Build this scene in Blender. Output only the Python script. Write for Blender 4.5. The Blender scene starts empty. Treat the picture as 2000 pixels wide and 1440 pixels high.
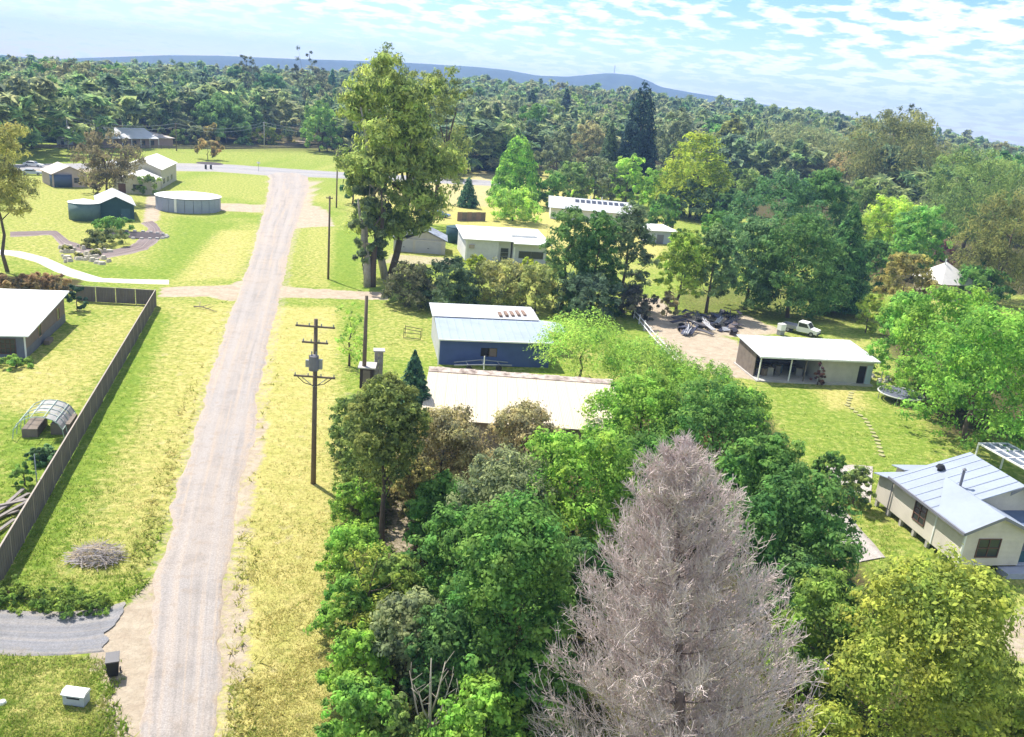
import bpy, math, random
import numpy as np
R_ = math.radians
C = bpy.context.scene.collection
scn = bpy.context.scene
# ------------------------------------------------------------------ camera, sky, sun, exposure
FPX, HC = 1650.0, 28.0
ROLL = math.atan(0.09); PITCH = math.atan(525*math.cos(ROLL)/FPX)
FW = np.array([0, math.cos(PITCH), -math.sin(PITCH)]); _r0 = np.array([1.0, 0, 0]); _u0 = np.cross(_r0, FW)
RT = math.cos(ROLL)*_r0 + math.sin(ROLL)*_u0; UP = -math.sin(ROLL)*_r0 + math.cos(ROLL)*_u0
from mathutils import Matrix, Vector
cd = bpy.data.cameras.new('camera'); cam = bpy.data.objects.new('camera', cd); C.objects.link(cam); scn.camera = cam
cd.sensor_width = 36; cd.lens = FPX/2000*36; cd.clip_start = .5; cd.clip_end = 20000
cam.matrix_world = Matrix(((RT[0], UP[0], -FW[0], 0), (RT[1], UP[1], -FW[1], 0), (RT[2], UP[2], -FW[2], HC), (0, 0, 0, 1)))

SUN_EL, SUN_AZ = 56.0, math.degrees(math.atan2(-.73, .68))      # azimuth from +Y towards +X
w = bpy.data.worlds.new('World'); scn.world = w; w.use_nodes = True
nt = w.node_tree; N = nt.nodes; Lk = nt.links; N.clear()
out = N.new('ShaderNodeOutputWorld'); bg = N.new('ShaderNodeBackground'); sky = N.new('ShaderNodeTexSky')
sky.sky_type = 'NISHITA'; sky.sun_disc = False; sky.sun_elevation = R_(SUN_EL); sky.sun_rotation = R_(SUN_AZ); sky.air_density = 1.0; sky.dust_density = .15; sky.ozone_density = 2.0
bg.inputs[1].default_value = .098
tc = N.new('ShaderNodeTexCoord'); sep = N.new('ShaderNodeSeparateXYZ'); Lk.new(tc.outputs['Generated'], sep.inputs[0])
def mth(op, a, b=None, tree=nt, clamp=False):
    n = tree.nodes.new('ShaderNodeMath'); n.operation = op; n.use_clamp = clamp
    for i, v in enumerate((a, b)):
        if v is None: continue
        if isinstance(v, (int, float)): n.inputs[i].default_value = v
        else: tree.links.new(v, n.inputs[i])
    return n.outputs[0]
zc = mth('ADD', mth('MAXIMUM', sep.outputs[2], 0.0), .15)
px_ = mth('DIVIDE', sep.outputs[0], zc); py_ = mth('DIVIDE', sep.outputs[1], zc)
cmb = N.new('ShaderNodeCombineXYZ'); Lk.new(px_, cmb.inputs[0]); Lk.new(py_, cmb.inputs[1])
n1 = N.new('ShaderNodeTexNoise'); n1.inputs['Scale'].default_value = 7.0; n1.inputs['Detail'].default_value = 7; n1.inputs['Roughness'].default_value = .56; Lk.new(cmb.outputs[0], n1.inputs['Vector'])
n2 = N.new('ShaderNodeTexNoise'); n2.inputs['Scale'].default_value = .9; n2.inputs['Detail'].default_value = 3; Lk.new(cmb.outputs[0], n2.inputs['Vector'])
dens = mth('ADD', n1.outputs['Fac'], mth('MULTIPLY', mth('SUBTRACT', n2.outputs['Fac'], .5), .38))
rmp = N.new('ShaderNodeValToRGB'); rmp.color_ramp.elements[0].position = .46; rmp.color_ramp.elements[1].position = .585; Lk.new(dens, rmp.inputs[0])
hz = mth('MULTIPLY', mth('SUBTRACT', .13, sep.outputs[2]), 4.5, clamp=True)     # thin milky air low over the horizon, all the way round
fac = mth('MAXIMUM', mth('MULTIPLY', rmp.outputs[0], .92), mth('MULTIPLY', hz, .10), clamp=True)
hsv = N.new('ShaderNodeHueSaturation'); hsv.inputs['Saturation'].default_value = 1.3; Lk.new(sky.outputs[0], hsv.inputs['Color'])
mix = N.new('ShaderNodeMixRGB'); Lk.new(fac, mix.inputs[0]); Lk.new(hsv.outputs[0], mix.inputs[1]); ccol = N.new('ShaderNodeMixRGB'); Lk.new(mth('MULTIPLY', mth('SUBTRACT', n1.outputs['Fac'], .5), 4.0, clamp=True), ccol.inputs[0]); ccol.inputs[1].default_value = (9.6, 9.8, 10.1, 1); ccol.inputs[2].default_value = (7.0, 7.6, 9.0, 1); Lk.new(ccol.outputs[0], mix.inputs[2])
Lk.new(mix.outputs[0], bg.inputs[0]); Lk.new(bg.outputs[0], out.inputs[0])

sd = bpy.data.lights.new('sun', 'SUN'); so = bpy.data.objects.new('sun', sd); C.objects.link(so)
sd.energy = 5.0; sd.angle = R_(.53); sd.color = (1, .95, .86)
_sv = Vector((math.sin(R_(SUN_AZ))*math.cos(R_(SUN_EL)), math.cos(R_(SUN_AZ))*math.cos(R_(SUN_EL)), math.sin(R_(SUN_EL))))
so.rotation_euler = _sv.to_track_quat('Z', 'Y').to_euler(); so.location = (-80, 80, 120)
vs = scn.view_settings; vs.view_transform = 'Standard'; vs.look = 'None'; vs.gamma = 1; vs.use_curve_mapping = False; vs.exposure = .86
scn.cycles.max_bounces = 6; scn.cycles.diffuse_bounces = 4; scn.cycles.transmission_bounces = 4; scn.cycles.volume_bounces = 0; scn.cycles.transparent_max_bounces = 6
scn.cycles.use_denoising = True

# ------------------------------------------------------------------ helpers
def G(px, py, z=0.0):
    "the point at height z that the photograph shows at pixel (px, py) of 2000 x 1440"
    d = FW*FPX + RT*(px-1000) - UP*(py-720)
    return np.array([0, 0, HC]) + d*((z-HC)/d[2])
def PY(x, y, z):
    v = np.array([x, y, z-HC]); return 720 - FPX*(v@UP)/(v@FW)
def PX(x, y, z):
    v = np.array([x, y, z-HC]); return 1000 + FPX*(v@RT)/(v@FW)
def height(b, ty):
    z = np.arange(0, 60, .05); v = np.stack([np.full_like(z, b[0]), np.full_like(z, b[1]), z-HC], 1)
    return float(z[np.argmin(abs(720 - FPX*(v@UP)/(v@FW) - ty))])
def mpp(b): return math.sqrt(b[0]**2+b[1]**2+HC**2)/FPX
def smooth(x, a, b):
    t = np.clip((x-a)/(b-a), 0, 1); return t*t*(3-2*t)
def terr(x, y):
    "gentle rise of the land beyond the village"
    x = np.asarray(x, float); y = np.asarray(y, float)
    d = np.hypot(x, y); az = np.degrees(np.arctan2(x, np.maximum(y, 1)))
    A = np.interp(az, [-60, -31, -22, -12, -3, 6, 14, 20, 26, 31, 60], [0, 4, 13, 20, 26, 27, 25, 21, 12, 2, 0])
    return smooth(d, 300, 900)*A*np.where(y > 0, 1, 0)

def tag(o, label=None, cat=None, group=None, kind=None):
    if label: o['label'] = label
    if cat: o['category'] = cat
    if group: o['group'] = group
    if kind: o['kind'] = kind
    return o
def thing(name, label, cat, loc=(0, 0, 0), rz=0, group=None):
    o = bpy.data.objects.new(name, None); C.objects.link(o); o.location = loc; o.rotation_euler = (0, 0, rz); o.empty_display_size = .3
    return tag(o, label, cat, group)
def link(name, me, parent=None, loc=None, color=None):
    o = bpy.data.objects.new(name, me); C.objects.link(o)
    if parent is not None: o.parent = parent
    if loc is not None: o.location = loc
    if color is not None: o.color = (*color, 1)
    return o
class MB:
    "collects simple shapes; build() links them as one mesh object"
    def __init__(s): s.v = []; s.f = []
    def add(s, vs, fs):
        k = len(s.v); s.v += [tuple(map(float, p)) for p in vs]; s.f += [tuple(i+k for i in f) for f in fs]; return s
    def box(s, x0, x1, y0, y1, z0, z1):
        return s.add([(x0, y0, z0), (x1, y0, z0), (x1, y1, z0), (x0, y1, z0), (x0, y0, z1), (x1, y0, z1), (x1, y1, z1), (x0, y1, z1)],
                     [(0, 3, 2, 1), (4, 5, 6, 7), (0, 1, 5, 4), (1, 2, 6, 5), (2, 3, 7, 6), (3, 0, 4, 7)])
    def slab(s, c, t=.06):
        "four corners (counter-clockwise seen from above), thickness t downward"
        lo = [(p[0], p[1], p[2]-t) for p in c]
        return s.add(list(c)+lo, [(0, 1, 2, 3), (7, 6, 5, 4), (0, 4, 5, 1), (1, 5, 6, 2), (2, 6, 7, 3), (3, 7, 4, 0)])
    def prism(s, prof, y0, y1):
        "profile of (x, z) points extruded along y"
        n = len(prof); v = [(x, y0, z) for x, z in prof]+[(x, y1, z) for x, z in prof]
        return s.add(v, [tuple(range(n)), tuple(range(2*n-1, n-1, -1))]+[(i, i+n, (i+1) % n+n, (i+1) % n) for i in range(n)])
    def prismx(s, prof, x0, x1):
        n = len(prof); v = [(x0, y, z) for y, z in prof]+[(x1, y, z) for y, z in prof]
        return s.add(v, [tuple(range(n-1, -1, -1)), tuple(range(n, 2*n))]+[(i, (i+1) % n, (i+1) % n+n, i+n) for i in range(n)])
    def tube(s, pts, rad, n=6):
        pts = [Vector(p) for p in pts]
        if isinstance(rad, (int, float)): rad = [rad]*len(pts)
        rings = []; ref = Vector((.31, .17, .93)).normalized()
        for i, p in enumerate(pts):
            t = (pts[min(i+1, len(pts)-1)]-pts[max(i-1, 0)]).normalized()
            a = t.cross(ref); 
            if a.length < .05: a = t.cross(Vector((1, 0, 0)))
            a.normalize(); b = t.cross(a)
            rings.append([p+(a*math.cos(2*math.pi*k/n)+b*math.sin(2*math.pi*k/n))*rad[i] for k in range(n)])
        v = [q for r in rings for q in r]; f = []
        for i in range(len(pts)-1):
            for k in range(n): f.append((i*n+k, (i+1)*n+k, (i+1)*n+(k+1) % n, i*n+(k+1) % n))
        f += [tuple(range(n)), tuple(range(len(v)-1, len(v)-n-1, -1))]
        return s.add(v, f)
    def cyl(s, c, r, z0, z1, n=24, r1=None):
        r1 = r if r1 is None else r1
        v = [(c[0]+r*math.cos(2*math.pi*k/n), c[1]+r*math.sin(2*math.pi*k/n), z0) for k in range(n)]+[(c[0]+r1*math.cos(2*math.pi*k/n), c[1]+r1*math.sin(2*math.pi*k/n), z1) for k in range(n)]
        return s.add(v, [tuple(range(n-1, -1, -1)), tuple(range(n, 2*n))]+[(k, (k+1) % n, (k+1) % n+n, k+n) for k in range(n)])
    def mesh(s, name, mat, sm=False):
        me = bpy.data.meshes.new(name); me.from_pydata(s.v, [], s.f); me.materials.append(mat)
        if sm: me.polygons.foreach_set('use_smooth', [True]*len(me.polygons))
        return me
    def build(s, name, mat, parent=None, sm=False): return link(name, s.mesh(name, mat, sm), parent)
def frame(pa, pb):
    "ground frame of a building: origin at pixel pa, x axis towards pixel pb"
    a, b = G(*pa), G(*pb); d = b-a
    return (a[0], a[1], 0), math.atan2(d[1], d[0]), float(np.hypot(d[0], d[1]))
def quads_mesh(name, P, mat, tone=None, tri=False):
    "P: (n, 4 or 3, 3) array of polygon corners"
    k = P.shape[1]; n = len(P); me = bpy.data.meshes.new(name)
    me.vertices.add(n*k); me.vertices.foreach_set('co', P.reshape(-1).astype(np.float32))
    me.loops.add(n*k); me.loops.foreach_set('vertex_index', np.arange(n*k, dtype=np.int32))
    me.polygons.add(n); me.polygons.foreach_set('loop_start', np.arange(0, n*k, k, dtype=np.int32))
    if tone is not None:
        a = me.attributes.new('tone', 'FLOAT', 'FACE'); a.data.foreach_set('value', tone.astype(np.float32))
    me.materials.append(mat); me.update(calc_edges=True); return me

# ------------------------------------------------------------------ materials
def nodes(m):
    m.use_nodes = True; t = m.node_tree; return t, t.nodes['Principled BSDF']
def noise(t, scale, detail=3, vec=None, rough=.55):
    n = t.nodes.new('ShaderNodeTexNoise'); n.inputs['Scale'].default_value = scale; n.inputs['Detail'].default_value = detail; n.inputs['Roughness'].default_value = rough
    if vec is not None: t.links.new(vec, n.inputs['Vector'])
    return n.outputs['Fac']
def rgbmix(t, f, a, b, mode='MIX'):
    n = t.nodes.new('ShaderNodeMixRGB'); n.blend_type = mode
    for i, v in enumerate((f, a, b)):
        if isinstance(v, (int, float)): n.inputs[i].default_value = v
        elif isinstance(v, tuple): n.inputs[i].default_value = (*v, 1)
        else: t.links.new(v, n.inputs[i])
    return n.outputs[0]
def ramp(t, f, a, b):
    n = t.nodes.new('ShaderNodeMapRange'); n.inputs[1].default_value = a; n.inputs[2].default_value = b; t.links.new(f, n.inputs[0]); return n.outputs[0]
def attr(t, name, out='Fac'):
    n = t.nodes.new('ShaderNodeAttribute'); n.attribute_name = name; return n.outputs[out]
def objvec(t, sc=None, rot=None):
    c = t.nodes.new('ShaderNodeTexCoord')
    if sc is None: return c.outputs['Object']
    m = t.nodes.new('ShaderNodeMapping'); m.inputs['Scale'].default_value = sc; t.links.new(c.outputs['Object'], m.inputs[0]); return m.outputs[0]
def bump(t, b, h, strength=.4, dist=.03):
    n = t.nodes.new('ShaderNodeBump'); n.inputs['Strength'].default_value = strength; n.inputs['Distance'].default_value = dist; t.links.new(h, n.inputs['Height']); t.links.new(n.outputs[0], b.inputs['Normal'])
MATS = {}
def mat(name, col, rough=.8, dirt=.25, scale=1.2, corr=None, axis='X', dist=.03, metal=0, spec=.3, stain=None):
    if name in MATS: return MATS[name]
    m = bpy.data.materials.new(name); t, b = nodes(m); MATS[name] = m
    v = objvec(t); f = noise(t, scale, 5, v, .65); f2 = noise(t, scale*9, 3, v)
    st = stain or tuple(c*.55 for c in col)
    c = rgbmix(t, mth('MULTIPLY', ramp(t, f, .42, .72), dirt*1.6, t, True), col, st)
    c = rgbmix(t, .22, c, rgbmix(t, f2, (.72,)*3, (1.28,)*3), 'MULTIPLY')
    t.links.new(c, b.inputs['Base Color']); b.inputs['Roughness'].default_value = rough; b.inputs['Metallic'].default_value = metal; b.inputs['Specular IOR Level'].default_value = spec
    if corr:
        wv = t.nodes.new('ShaderNodeTexWave'); wv.bands_direction = axis; wv.inputs['Scale'].default_value = corr; t.links.new(v, wv.inputs[0]); bump(t, b, wv.outputs['Fac'], .8, dist)
    else: bump(t, b, f2, .25, .02)
    return m
def ramp2(t, f, a, b, c, d):
    n = t.nodes.new('ShaderNodeMapRange'); n.inputs[1].default_value = a; n.inputs[2].default_value = b; n.inputs[3].default_value = c; n.inputs[4].default_value = d; t.links.new(f, n.inputs[0]); return n.outputs[0]
def leafmat(name, trans=.48):
    m = bpy.data.materials.new(name); m.use_nodes = True; t = m.node_tree; t.nodes.clear()
    o = t.nodes.new('ShaderNodeOutputMaterial'); oi = t.nodes.new('ShaderNodeObjectInfo')
    tone = attr(t, 'tone'); v = objvec(t); patch = noise(t, .55, 3, v, .6)
    c = rgbmix(t, 1.0, oi.outputs['Color'], rgbmix(t, tone, (.85, 1.0, 1.35), (4.9, 4.3, 3.2)), 'MULTIPLY')
    hs = t.nodes.new('ShaderNodeHueSaturation'); t.links.new(c, hs.inputs['Color'])
    n = t.nodes.new('ShaderNodeMapRange'); n.inputs[1].default_value = .3; n.inputs[2].default_value = .7; n.inputs[3].default_value = .478; n.inputs[4].default_value = .535; t.links.new(patch, n.inputs[0]); t.links.new(n.outputs[0], hs.inputs['Hue'])
    c2 = noise(t, 2.3, 2, v); hs.inputs['Saturation'].default_value = .95; t.links.new(ramp2(t, c2, .3, .7, .75, 1.25), hs.inputs['Value'])
    d = t.nodes.new('ShaderNodeBsdfDiffuse'); tr = t.nodes.new('ShaderNodeBsdfTranslucent'); mx = t.nodes.new('ShaderNodeMixShader'); mx.inputs[0].default_value = trans
    t.links.new(hs.outputs[0], d.inputs[0]); t.links.new(hs.outputs[0], tr.inputs[0]); t.links.new(d.outputs[0], mx.inputs[1]); t.links.new(tr.outputs[0], mx.inputs[2])
    t.links.new(mx.outputs[0], o.inputs[0]); return m
LEAF = leafmat('leaf')
BARK = mat('bark', (.14, .105, .08), .95, .5, 2)
PALEBARK = mat('pale_bark', (.42, .37, .30), .9, .5, 2)
WHITE = mat('white_paint', (.80, .79, .76), .6, .18)
ROOFW = mat('white_roof_iron', (.57, .58, .60), .55, .2, .5, 3.5, 'X')
ROOFB = mat('blue_white_roof_iron', (.36, .42, .53), .5, .2, .5, 3.5, 'X')
CREAM = mat('cream_weatherboard', (.66, .60, .52), .75, .22, .8, 3.3, 'Z')
CREAMROOF = mat('cream_roof_iron', (.56, .475, .35), .6, .2, .35, 2.2, 'X', stain=(.55, .48, .38))
DARK = mat('dark_recess', (.03, .028, .03), .9)
GLASS = mat('window_glass', (.03, .035, .045), .12, .1, spec=.6)
CONC = mat('concrete', (.46, .43, .40), .9, .35, .7)
TIMBER = mat('grey_timber', (.20, .165, .135), .95, .45, 1.5)
POLE = mat('pole_timber', (.17, .13, .10), .95, .5, 1.2)
STEEL = mat('grey_steel', (.32, .33, .35), .5, .3, metal=.4)
TEAL = mat('dark_green_iron', (.035, .085, .10), .6, .25, 1, 3.5, 'X')
TAN = mat('tan_wall', (.42, .35, .28), .85, .25)
BROWNF = mat('brown_frame', (.13, .07, .05), .7)
BLACK = mat('black_plastic', (.02, .02, .022), .5, .1)
# ------------------------------------------------------------------ ground
def pts(*pp): return np.array([G(x, y)[:2] for x, y in pp])
def sdist(X, Y, poly):
    "signed distance to a polygon, positive inside"
    d = np.full(X.shape, 1e9); ins = np.zeros(X.shape, bool); n = len(poly)
    for i in range(n):
        a, b = poly[i], poly[(i+1) % n]; e = b-a; L2 = max(e@e, 1e-9)
        t = np.clip(((X-a[0])*e[0]+(Y-a[1])*e[1])/L2, 0, 1)
        d = np.minimum(d, np.hypot(X-a[0]-t*e[0], Y-a[1]-t*e[1]))
        c = ((a[1] > Y) != (b[1] > Y)) & (X < (b[0]-a[0])*(Y-a[1])/((b[1]-a[1]) if abs(b[1]-a[1]) > 1e-9 else 1e-9)+a[0])
        ins ^= c
    return np.where(ins, d, -d)
def sline(X, Y, poly):
    d = np.full(X.shape, 1e9)
    for a, b in zip(poly[:-1], poly[1:]):
        e = b-a; t = np.clip(((X-a[0])*e[0]+(Y-a[1])*e[1])/max(e@e, 1e-9), 0, 1); d = np.minimum(d, np.hypot(X-a[0]-t*e[0], Y-a[1]-t*e[1]))
    return d
ROADPX = [(1620, 255, 408), (1439, 270, 428), (1300, 281, 440), (1130, 296, 452), (1047, 325, 461), (965, 343, 468), (850, 373, 494), (700, 419, 520), (600, 452, 543), (545, 474, 556), (500, 490, 562), (450, 503, 577), (400, 518, 594), (365, 523, 604), (347, 523, 603), (338, 516, 606)]
RL = pts(*[(l, y) for y, l, r in ROADPX]); RR = pts(*[(r, y) for y, l, r in ROADPX])
def axis_lines(a, b, step, lo, hi):
    m = list(np.arange(a, b, step)); s = step; v = m[-1]
    up = []
    while v < hi: s *= 1.35; v += s; up.append(v)
    dn = []; s = step; v = a
    while v > lo: s *= 1.35; v -= s; dn.append(v)
    return np.array(dn[::-1]+m+up)
gx = axis_lines(-96, 84, .78, -9000, 9000); gy = axis_lines(18, 190, .78, -3000, 14000)
X, Y = np.meshgrid(gx, gy); rngG = np.random.default_rng(3)
def lump(X, Y, s, seed):
    r = np.random.default_rng(seed); o = 0
    for k in range(5):
        a = r.uniform(0, 6.28); f = s*r.uniform(.6, 1.7); o = o+np.sin((X*math.cos(a)+Y*math.sin(a))*f+r.uniform(0, 6.28)+1.3*np.sin((X*math.sin(a)-Y*math.cos(a))*f*.7))
    return o/5
Dd = np.hypot(X, Y)
bumpy = np.ones_like(X)
dirt = np.zeros_like(X); dry = .38+.22*lump(X, Y, .12, 5)+.18*lump(X, Y, .45, 6); dark = np.zeros_like(X)
def paint(arr, poly, v, soft=1.0, inset=0):
    x0, y0 = poly.min(0)-soft*2; x1, y1 = poly.max(0)+soft*2
    j = (gx > x0) & (gx < x1); i = (gy > y0) & (gy < y1)
    if not i.any() or not j.any(): return
    ix = np.ix_(i, j); s = sdist(X[ix], Y[ix], poly); k = smooth(s+.35*lump(X[ix], Y[ix], 1.4, 9), -soft, soft)
    arr[ix] = arr[ix]*(1-k)+v*k
# dry mown verges, greener strip along the fence
paint(dry, pts((500, 600), (660, 600), (650, 1460), (400, 1460)), .86, 1.5)
paint(dry, pts((310, 590), (450, 590), (300, 1130), (120, 1130)), .62, 2.5)
paint(dry, pts((400, 600), (455, 600), (330, 1000), (255, 1000)), .8, 2)
paint(dry, pts((160, 640), (300, 600), (150, 800), (60, 800)), .66, 2.5)
paint(dry, pts((0, 720), (160, 700), (100, 800), (0, 810)), .8, 2)
paint(dry, pts((0, 800), (120, 860), (60, 960), (0, 960)), .15, 1.5)
paint(dry, pts((230, 700), (290, 640), (260, 800), (110, 1000), (60, 1060)), .12, 1.6)
paint(dry, pts((300, 600), (330, 620), (200, 900), (60, 1130), (30, 1100)), .14, 1.5)
paint(dry, pts((180, 520), (330, 440), (450, 440), (350, 545), (230, 545)), .22, 2)
paint(dry, pts((430, 450), (500, 450), (470, 545), (340, 550)), .74, 2)
paint(dry, pts((0, 345), (330, 345), (330, 440), (290, 520), (0, 500)), .55, 4)
paint(dry, pts((370, 340), (520, 345), (520, 385), (360, 380)), .5, 3)
paint(dry, pts((575, 445), (600, 445), (600, 560), (560, 560)), .5, 1)
paint(dry, pts((655, 450), (705, 450), (705, 560), (645, 560)), .16, 1)
paint(dry, pts((600, 445), (655, 445), (640, 560), (600, 560)), .58, 1)
paint(dry, pts((1480, 755), (1700, 760), (1835, 865), (1760, 905), (1600, 905)), .28, 1.5)
paint(dry, pts((1590, 760), (1680, 760), (1700, 800), (1620, 800)), .78, 1.5)
paint(dry, pts((0, 1290), (180, 1290), (200, 1460), (0, 1460)), .55, 1.5)
paint(dry, pts((60, 292), (660, 292), (690, 320), (60, 312)), .4, 2)
paint(dry, pts((720, 590), (840, 590), (840, 700), (720, 700)), .5, 2)
paint(dry, pts((700, 330), (1040, 330), (1300, 440), (1290, 500), (1080, 500), (900, 440), (700, 430)), .95, 4)
# bare pale soil: shoulders, turn-offs, yards
paint(dirt, np.vstack([RL, RR[::-1]]), .7, .8)
paint(dirt, np.vstack([RR+[-.3, 0], (RR+[1.3, 0])[::-1]]), .50, .7)
paint(dirt, np.vstack([RL+[-1.0, 0], (RL+[.3, 0])[::-1]]), .42, .7)
paint(dirt, pts((505, 820), (520, 820), (470, 1040), (452, 1040)), .95, .5)
paint(dirt, pts((452, 1150), (490, 1150), (480, 1330), (436, 1330)), .8, .6)
paint(dirt, pts((312, 561), (440, 557), (485, 545), (455, 588), (400, 580), (312, 581)), .97, .5)
paint(dirt, pts((550, 560), (760, 572), (760, 587), (545, 580)), .97, .5)
paint(dirt, pts((600, 352), (622, 352), (612, 400), (640, 410), (655, 442), (572, 446), (590, 400)), .85, 1)
paint(dirt, pts((425, 396), (518, 400), (510, 416), (420, 412)), .8, 1)
paint(dirt, pts((440, 480), (480, 470), (470, 540), (360, 553)), .35, 1)
paint(dirt, pts((205, 1200), (262, 1172), (300, 1120), (300, 1250), (275, 1460), (195, 1460), (200, 1340), (172, 1285)), .95, .5)
paint(dirt, pts((1238, 585), (1290, 580), (1335, 640), (1440, 665), (1490, 745), (1400, 735), (1320, 705), (1255, 640)), .95, 1)
paint(dirt, pts((1300, 615), (1460, 615), (1540, 650), (1450, 660), (1330, 650)), .75, 1)
paint(dirt, pts((750, 960), (835, 1000), (825, 1085), (735, 1085)), .55, 1)
paint(dirt, pts((690, 380), (960, 330), (1060, 340), (1060, 400), (900, 410)), .5, 4)
paint(dirt, pts((760, 495), (900, 505), (900, 520), (740, 515)), .6, 1)
paint(dirt, pts((160, 285), (640, 283), (660, 287), (160, 290)), .7, 3)
paint(dirt, pts((1930, 1200), (2060, 1170), (2060, 1330), (1960, 1290)), .7, 1)
paint(dirt, pts((285, 385), (318, 375), (312, 430), (278, 440)), .9, .8)
paint(dirt, pts((40, 320), (345, 322), (345, 332), (40, 340)), .8, 2)
# leaf litter and shade-loving ground under the thick planting
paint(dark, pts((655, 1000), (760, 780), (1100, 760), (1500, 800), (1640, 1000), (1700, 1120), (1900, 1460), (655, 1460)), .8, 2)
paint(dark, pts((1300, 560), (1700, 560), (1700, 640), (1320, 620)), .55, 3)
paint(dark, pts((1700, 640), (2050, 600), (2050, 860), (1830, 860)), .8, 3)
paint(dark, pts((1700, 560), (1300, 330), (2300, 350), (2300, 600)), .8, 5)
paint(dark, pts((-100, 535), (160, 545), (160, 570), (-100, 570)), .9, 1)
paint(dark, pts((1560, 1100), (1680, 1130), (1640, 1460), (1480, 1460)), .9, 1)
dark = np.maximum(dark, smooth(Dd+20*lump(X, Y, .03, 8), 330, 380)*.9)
for pl in (np.vstack([RL, RR[::-1]]), pts((-60, 1180), (130, 1188), (240, 1170), (300, 1145), (295, 1295), (180, 1290), (-60, 1284)), pts((1600, 900), (1710, 900), (1750, 1095), (1650, 1110)), pts((-60, 478), (40, 484), (150, 520), (200, 537), (335, 540), (335, 562), (170, 556), (70, 518), (-60, 503)), pts((10, 445), (120, 445), (325, 430), (330, 460), (290, 495), (200, 515), (110, 488), (10, 468))): paint(bumpy, pl, 0, 1.0)
Z = terr(X, Y)+np.where(Dd < 260, .06*lump(X, Y, .9, 1)+.05*lump(X, Y, 3.1, 2), 0)*bumpy-.03*(1-bumpy)
me = bpy.data.meshes.new('ground'); nv = X.size; ny, nx = X.shape
me.vertices.add(nv); me.vertices.foreach_set('co', np.stack([X, Y, Z], -1).reshape(-1).astype(np.float32))
ii = (np.arange(ny-1)[:, None]*nx+np.arange(nx-1)[None, :]).reshape(-1); q = np.stack([ii, ii+1, ii+1+nx, ii+nx], 1).astype(np.int32)
me.loops.add(q.size); me.loops.foreach_set('vertex_index', q.reshape(-1)); me.polygons.add(len(q)); me.polygons.foreach_set('loop_start', np.arange(0, q.size, 4, dtype=np.int32))
me.polygons.foreach_set('use_smooth', np.ones(len(q), bool))
for nm, a in (('dirt', dirt), ('dry', dry), ('dark', dark)):
    at = me.attributes.new(nm, 'FLOAT', 'POINT'); at.data.foreach_set('value', np.clip(a, 0, 1).reshape(-1).astype(np.float32))
me.update(calc_edges=True)
m = bpy.data.materials.new('grass_ground'); t, b = nodes(m); v = objvec(t)
nf = noise(t, 3.2, 6, v, .72); nm_ = noise(t, .7, 4, v, .6); nb = noise(t, .11, 3, v); nx_ = noise(t, 11, 4, v, .75)
def thr(a, amp, lo, hi, n=nf):
    return ramp(t, mth('ADD', a, mth('MULTIPLY', mth('SUBTRACT', n, .5, t), amp, t), t), lo, hi)
green = rgbmix(t, ramp(t, nm_, .35, .68), (.185, .29, .040), (.28, .35, .060)); green = rgbmix(t, ramp(t, nf, .42, .75), green, (.10, .175, .025))
straw = rgbmix(t, ramp(t, nm_, .36, .66), (.52, .45, .17), (.42, .40, .12)); straw = rgbmix(t, ramp(t, nf, .5, .78), straw, (.25, .21, .075)); straw = rgbmix(t, ramp(t, nx_, .58, .8), straw, (.62, .56, .30))
nq = noise(t, 1.7, 6, v, .7)
gcol = rgbmix(t, thr(attr(t, 'dry'), 1.9, .25, .8, nq), green, straw)
soil = rgbmix(t, ramp(t, nm_, .3, .7), (.50, .425, .335), (.40, .32, .245)); soil = rgbmix(t, ramp(t, nx_, .55, .8), soil, (.26, .20, .15))
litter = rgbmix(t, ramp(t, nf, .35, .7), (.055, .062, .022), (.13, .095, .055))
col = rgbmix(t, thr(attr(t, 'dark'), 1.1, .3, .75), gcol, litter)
wear = mth('MULTIPLY', ramp(t, noise(t, .55, 5, v, .68), .60, .72), mth('SUBTRACT', attr(t, 'dry'), attr(t, 'dark'), t, True), t, True)
col = rgbmix(t, mth('MULTIPLY', wear, .75, t), col, soil)
col = rgbmix(t, thr(attr(t, 'dirt'), 1.25, .38, .68), col, soil)
col = rgbmix(t, .6, col, rgbmix(t, nx_, (.45,)*3, (1.5,)*3), 'MULTIPLY'); col = rgbmix(t, .5, col, rgbmix(t, ramp(t, nq, .35, .65), (.72, .70, .62), (1.18, 1.18, 1.12)), 'MULTIPLY')
t.links.new(col, b.inputs['Base Color']); b.inputs['Roughness'].default_value = 1; b.inputs['Specular IOR Level'].default_value = .05
bump(t, b, mth('ADD', nf, mth('MULTIPLY', nx_, .6, t), t), .9, .16)
me.materials.append(m); tag(link('ground', me), kind='structure')

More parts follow.
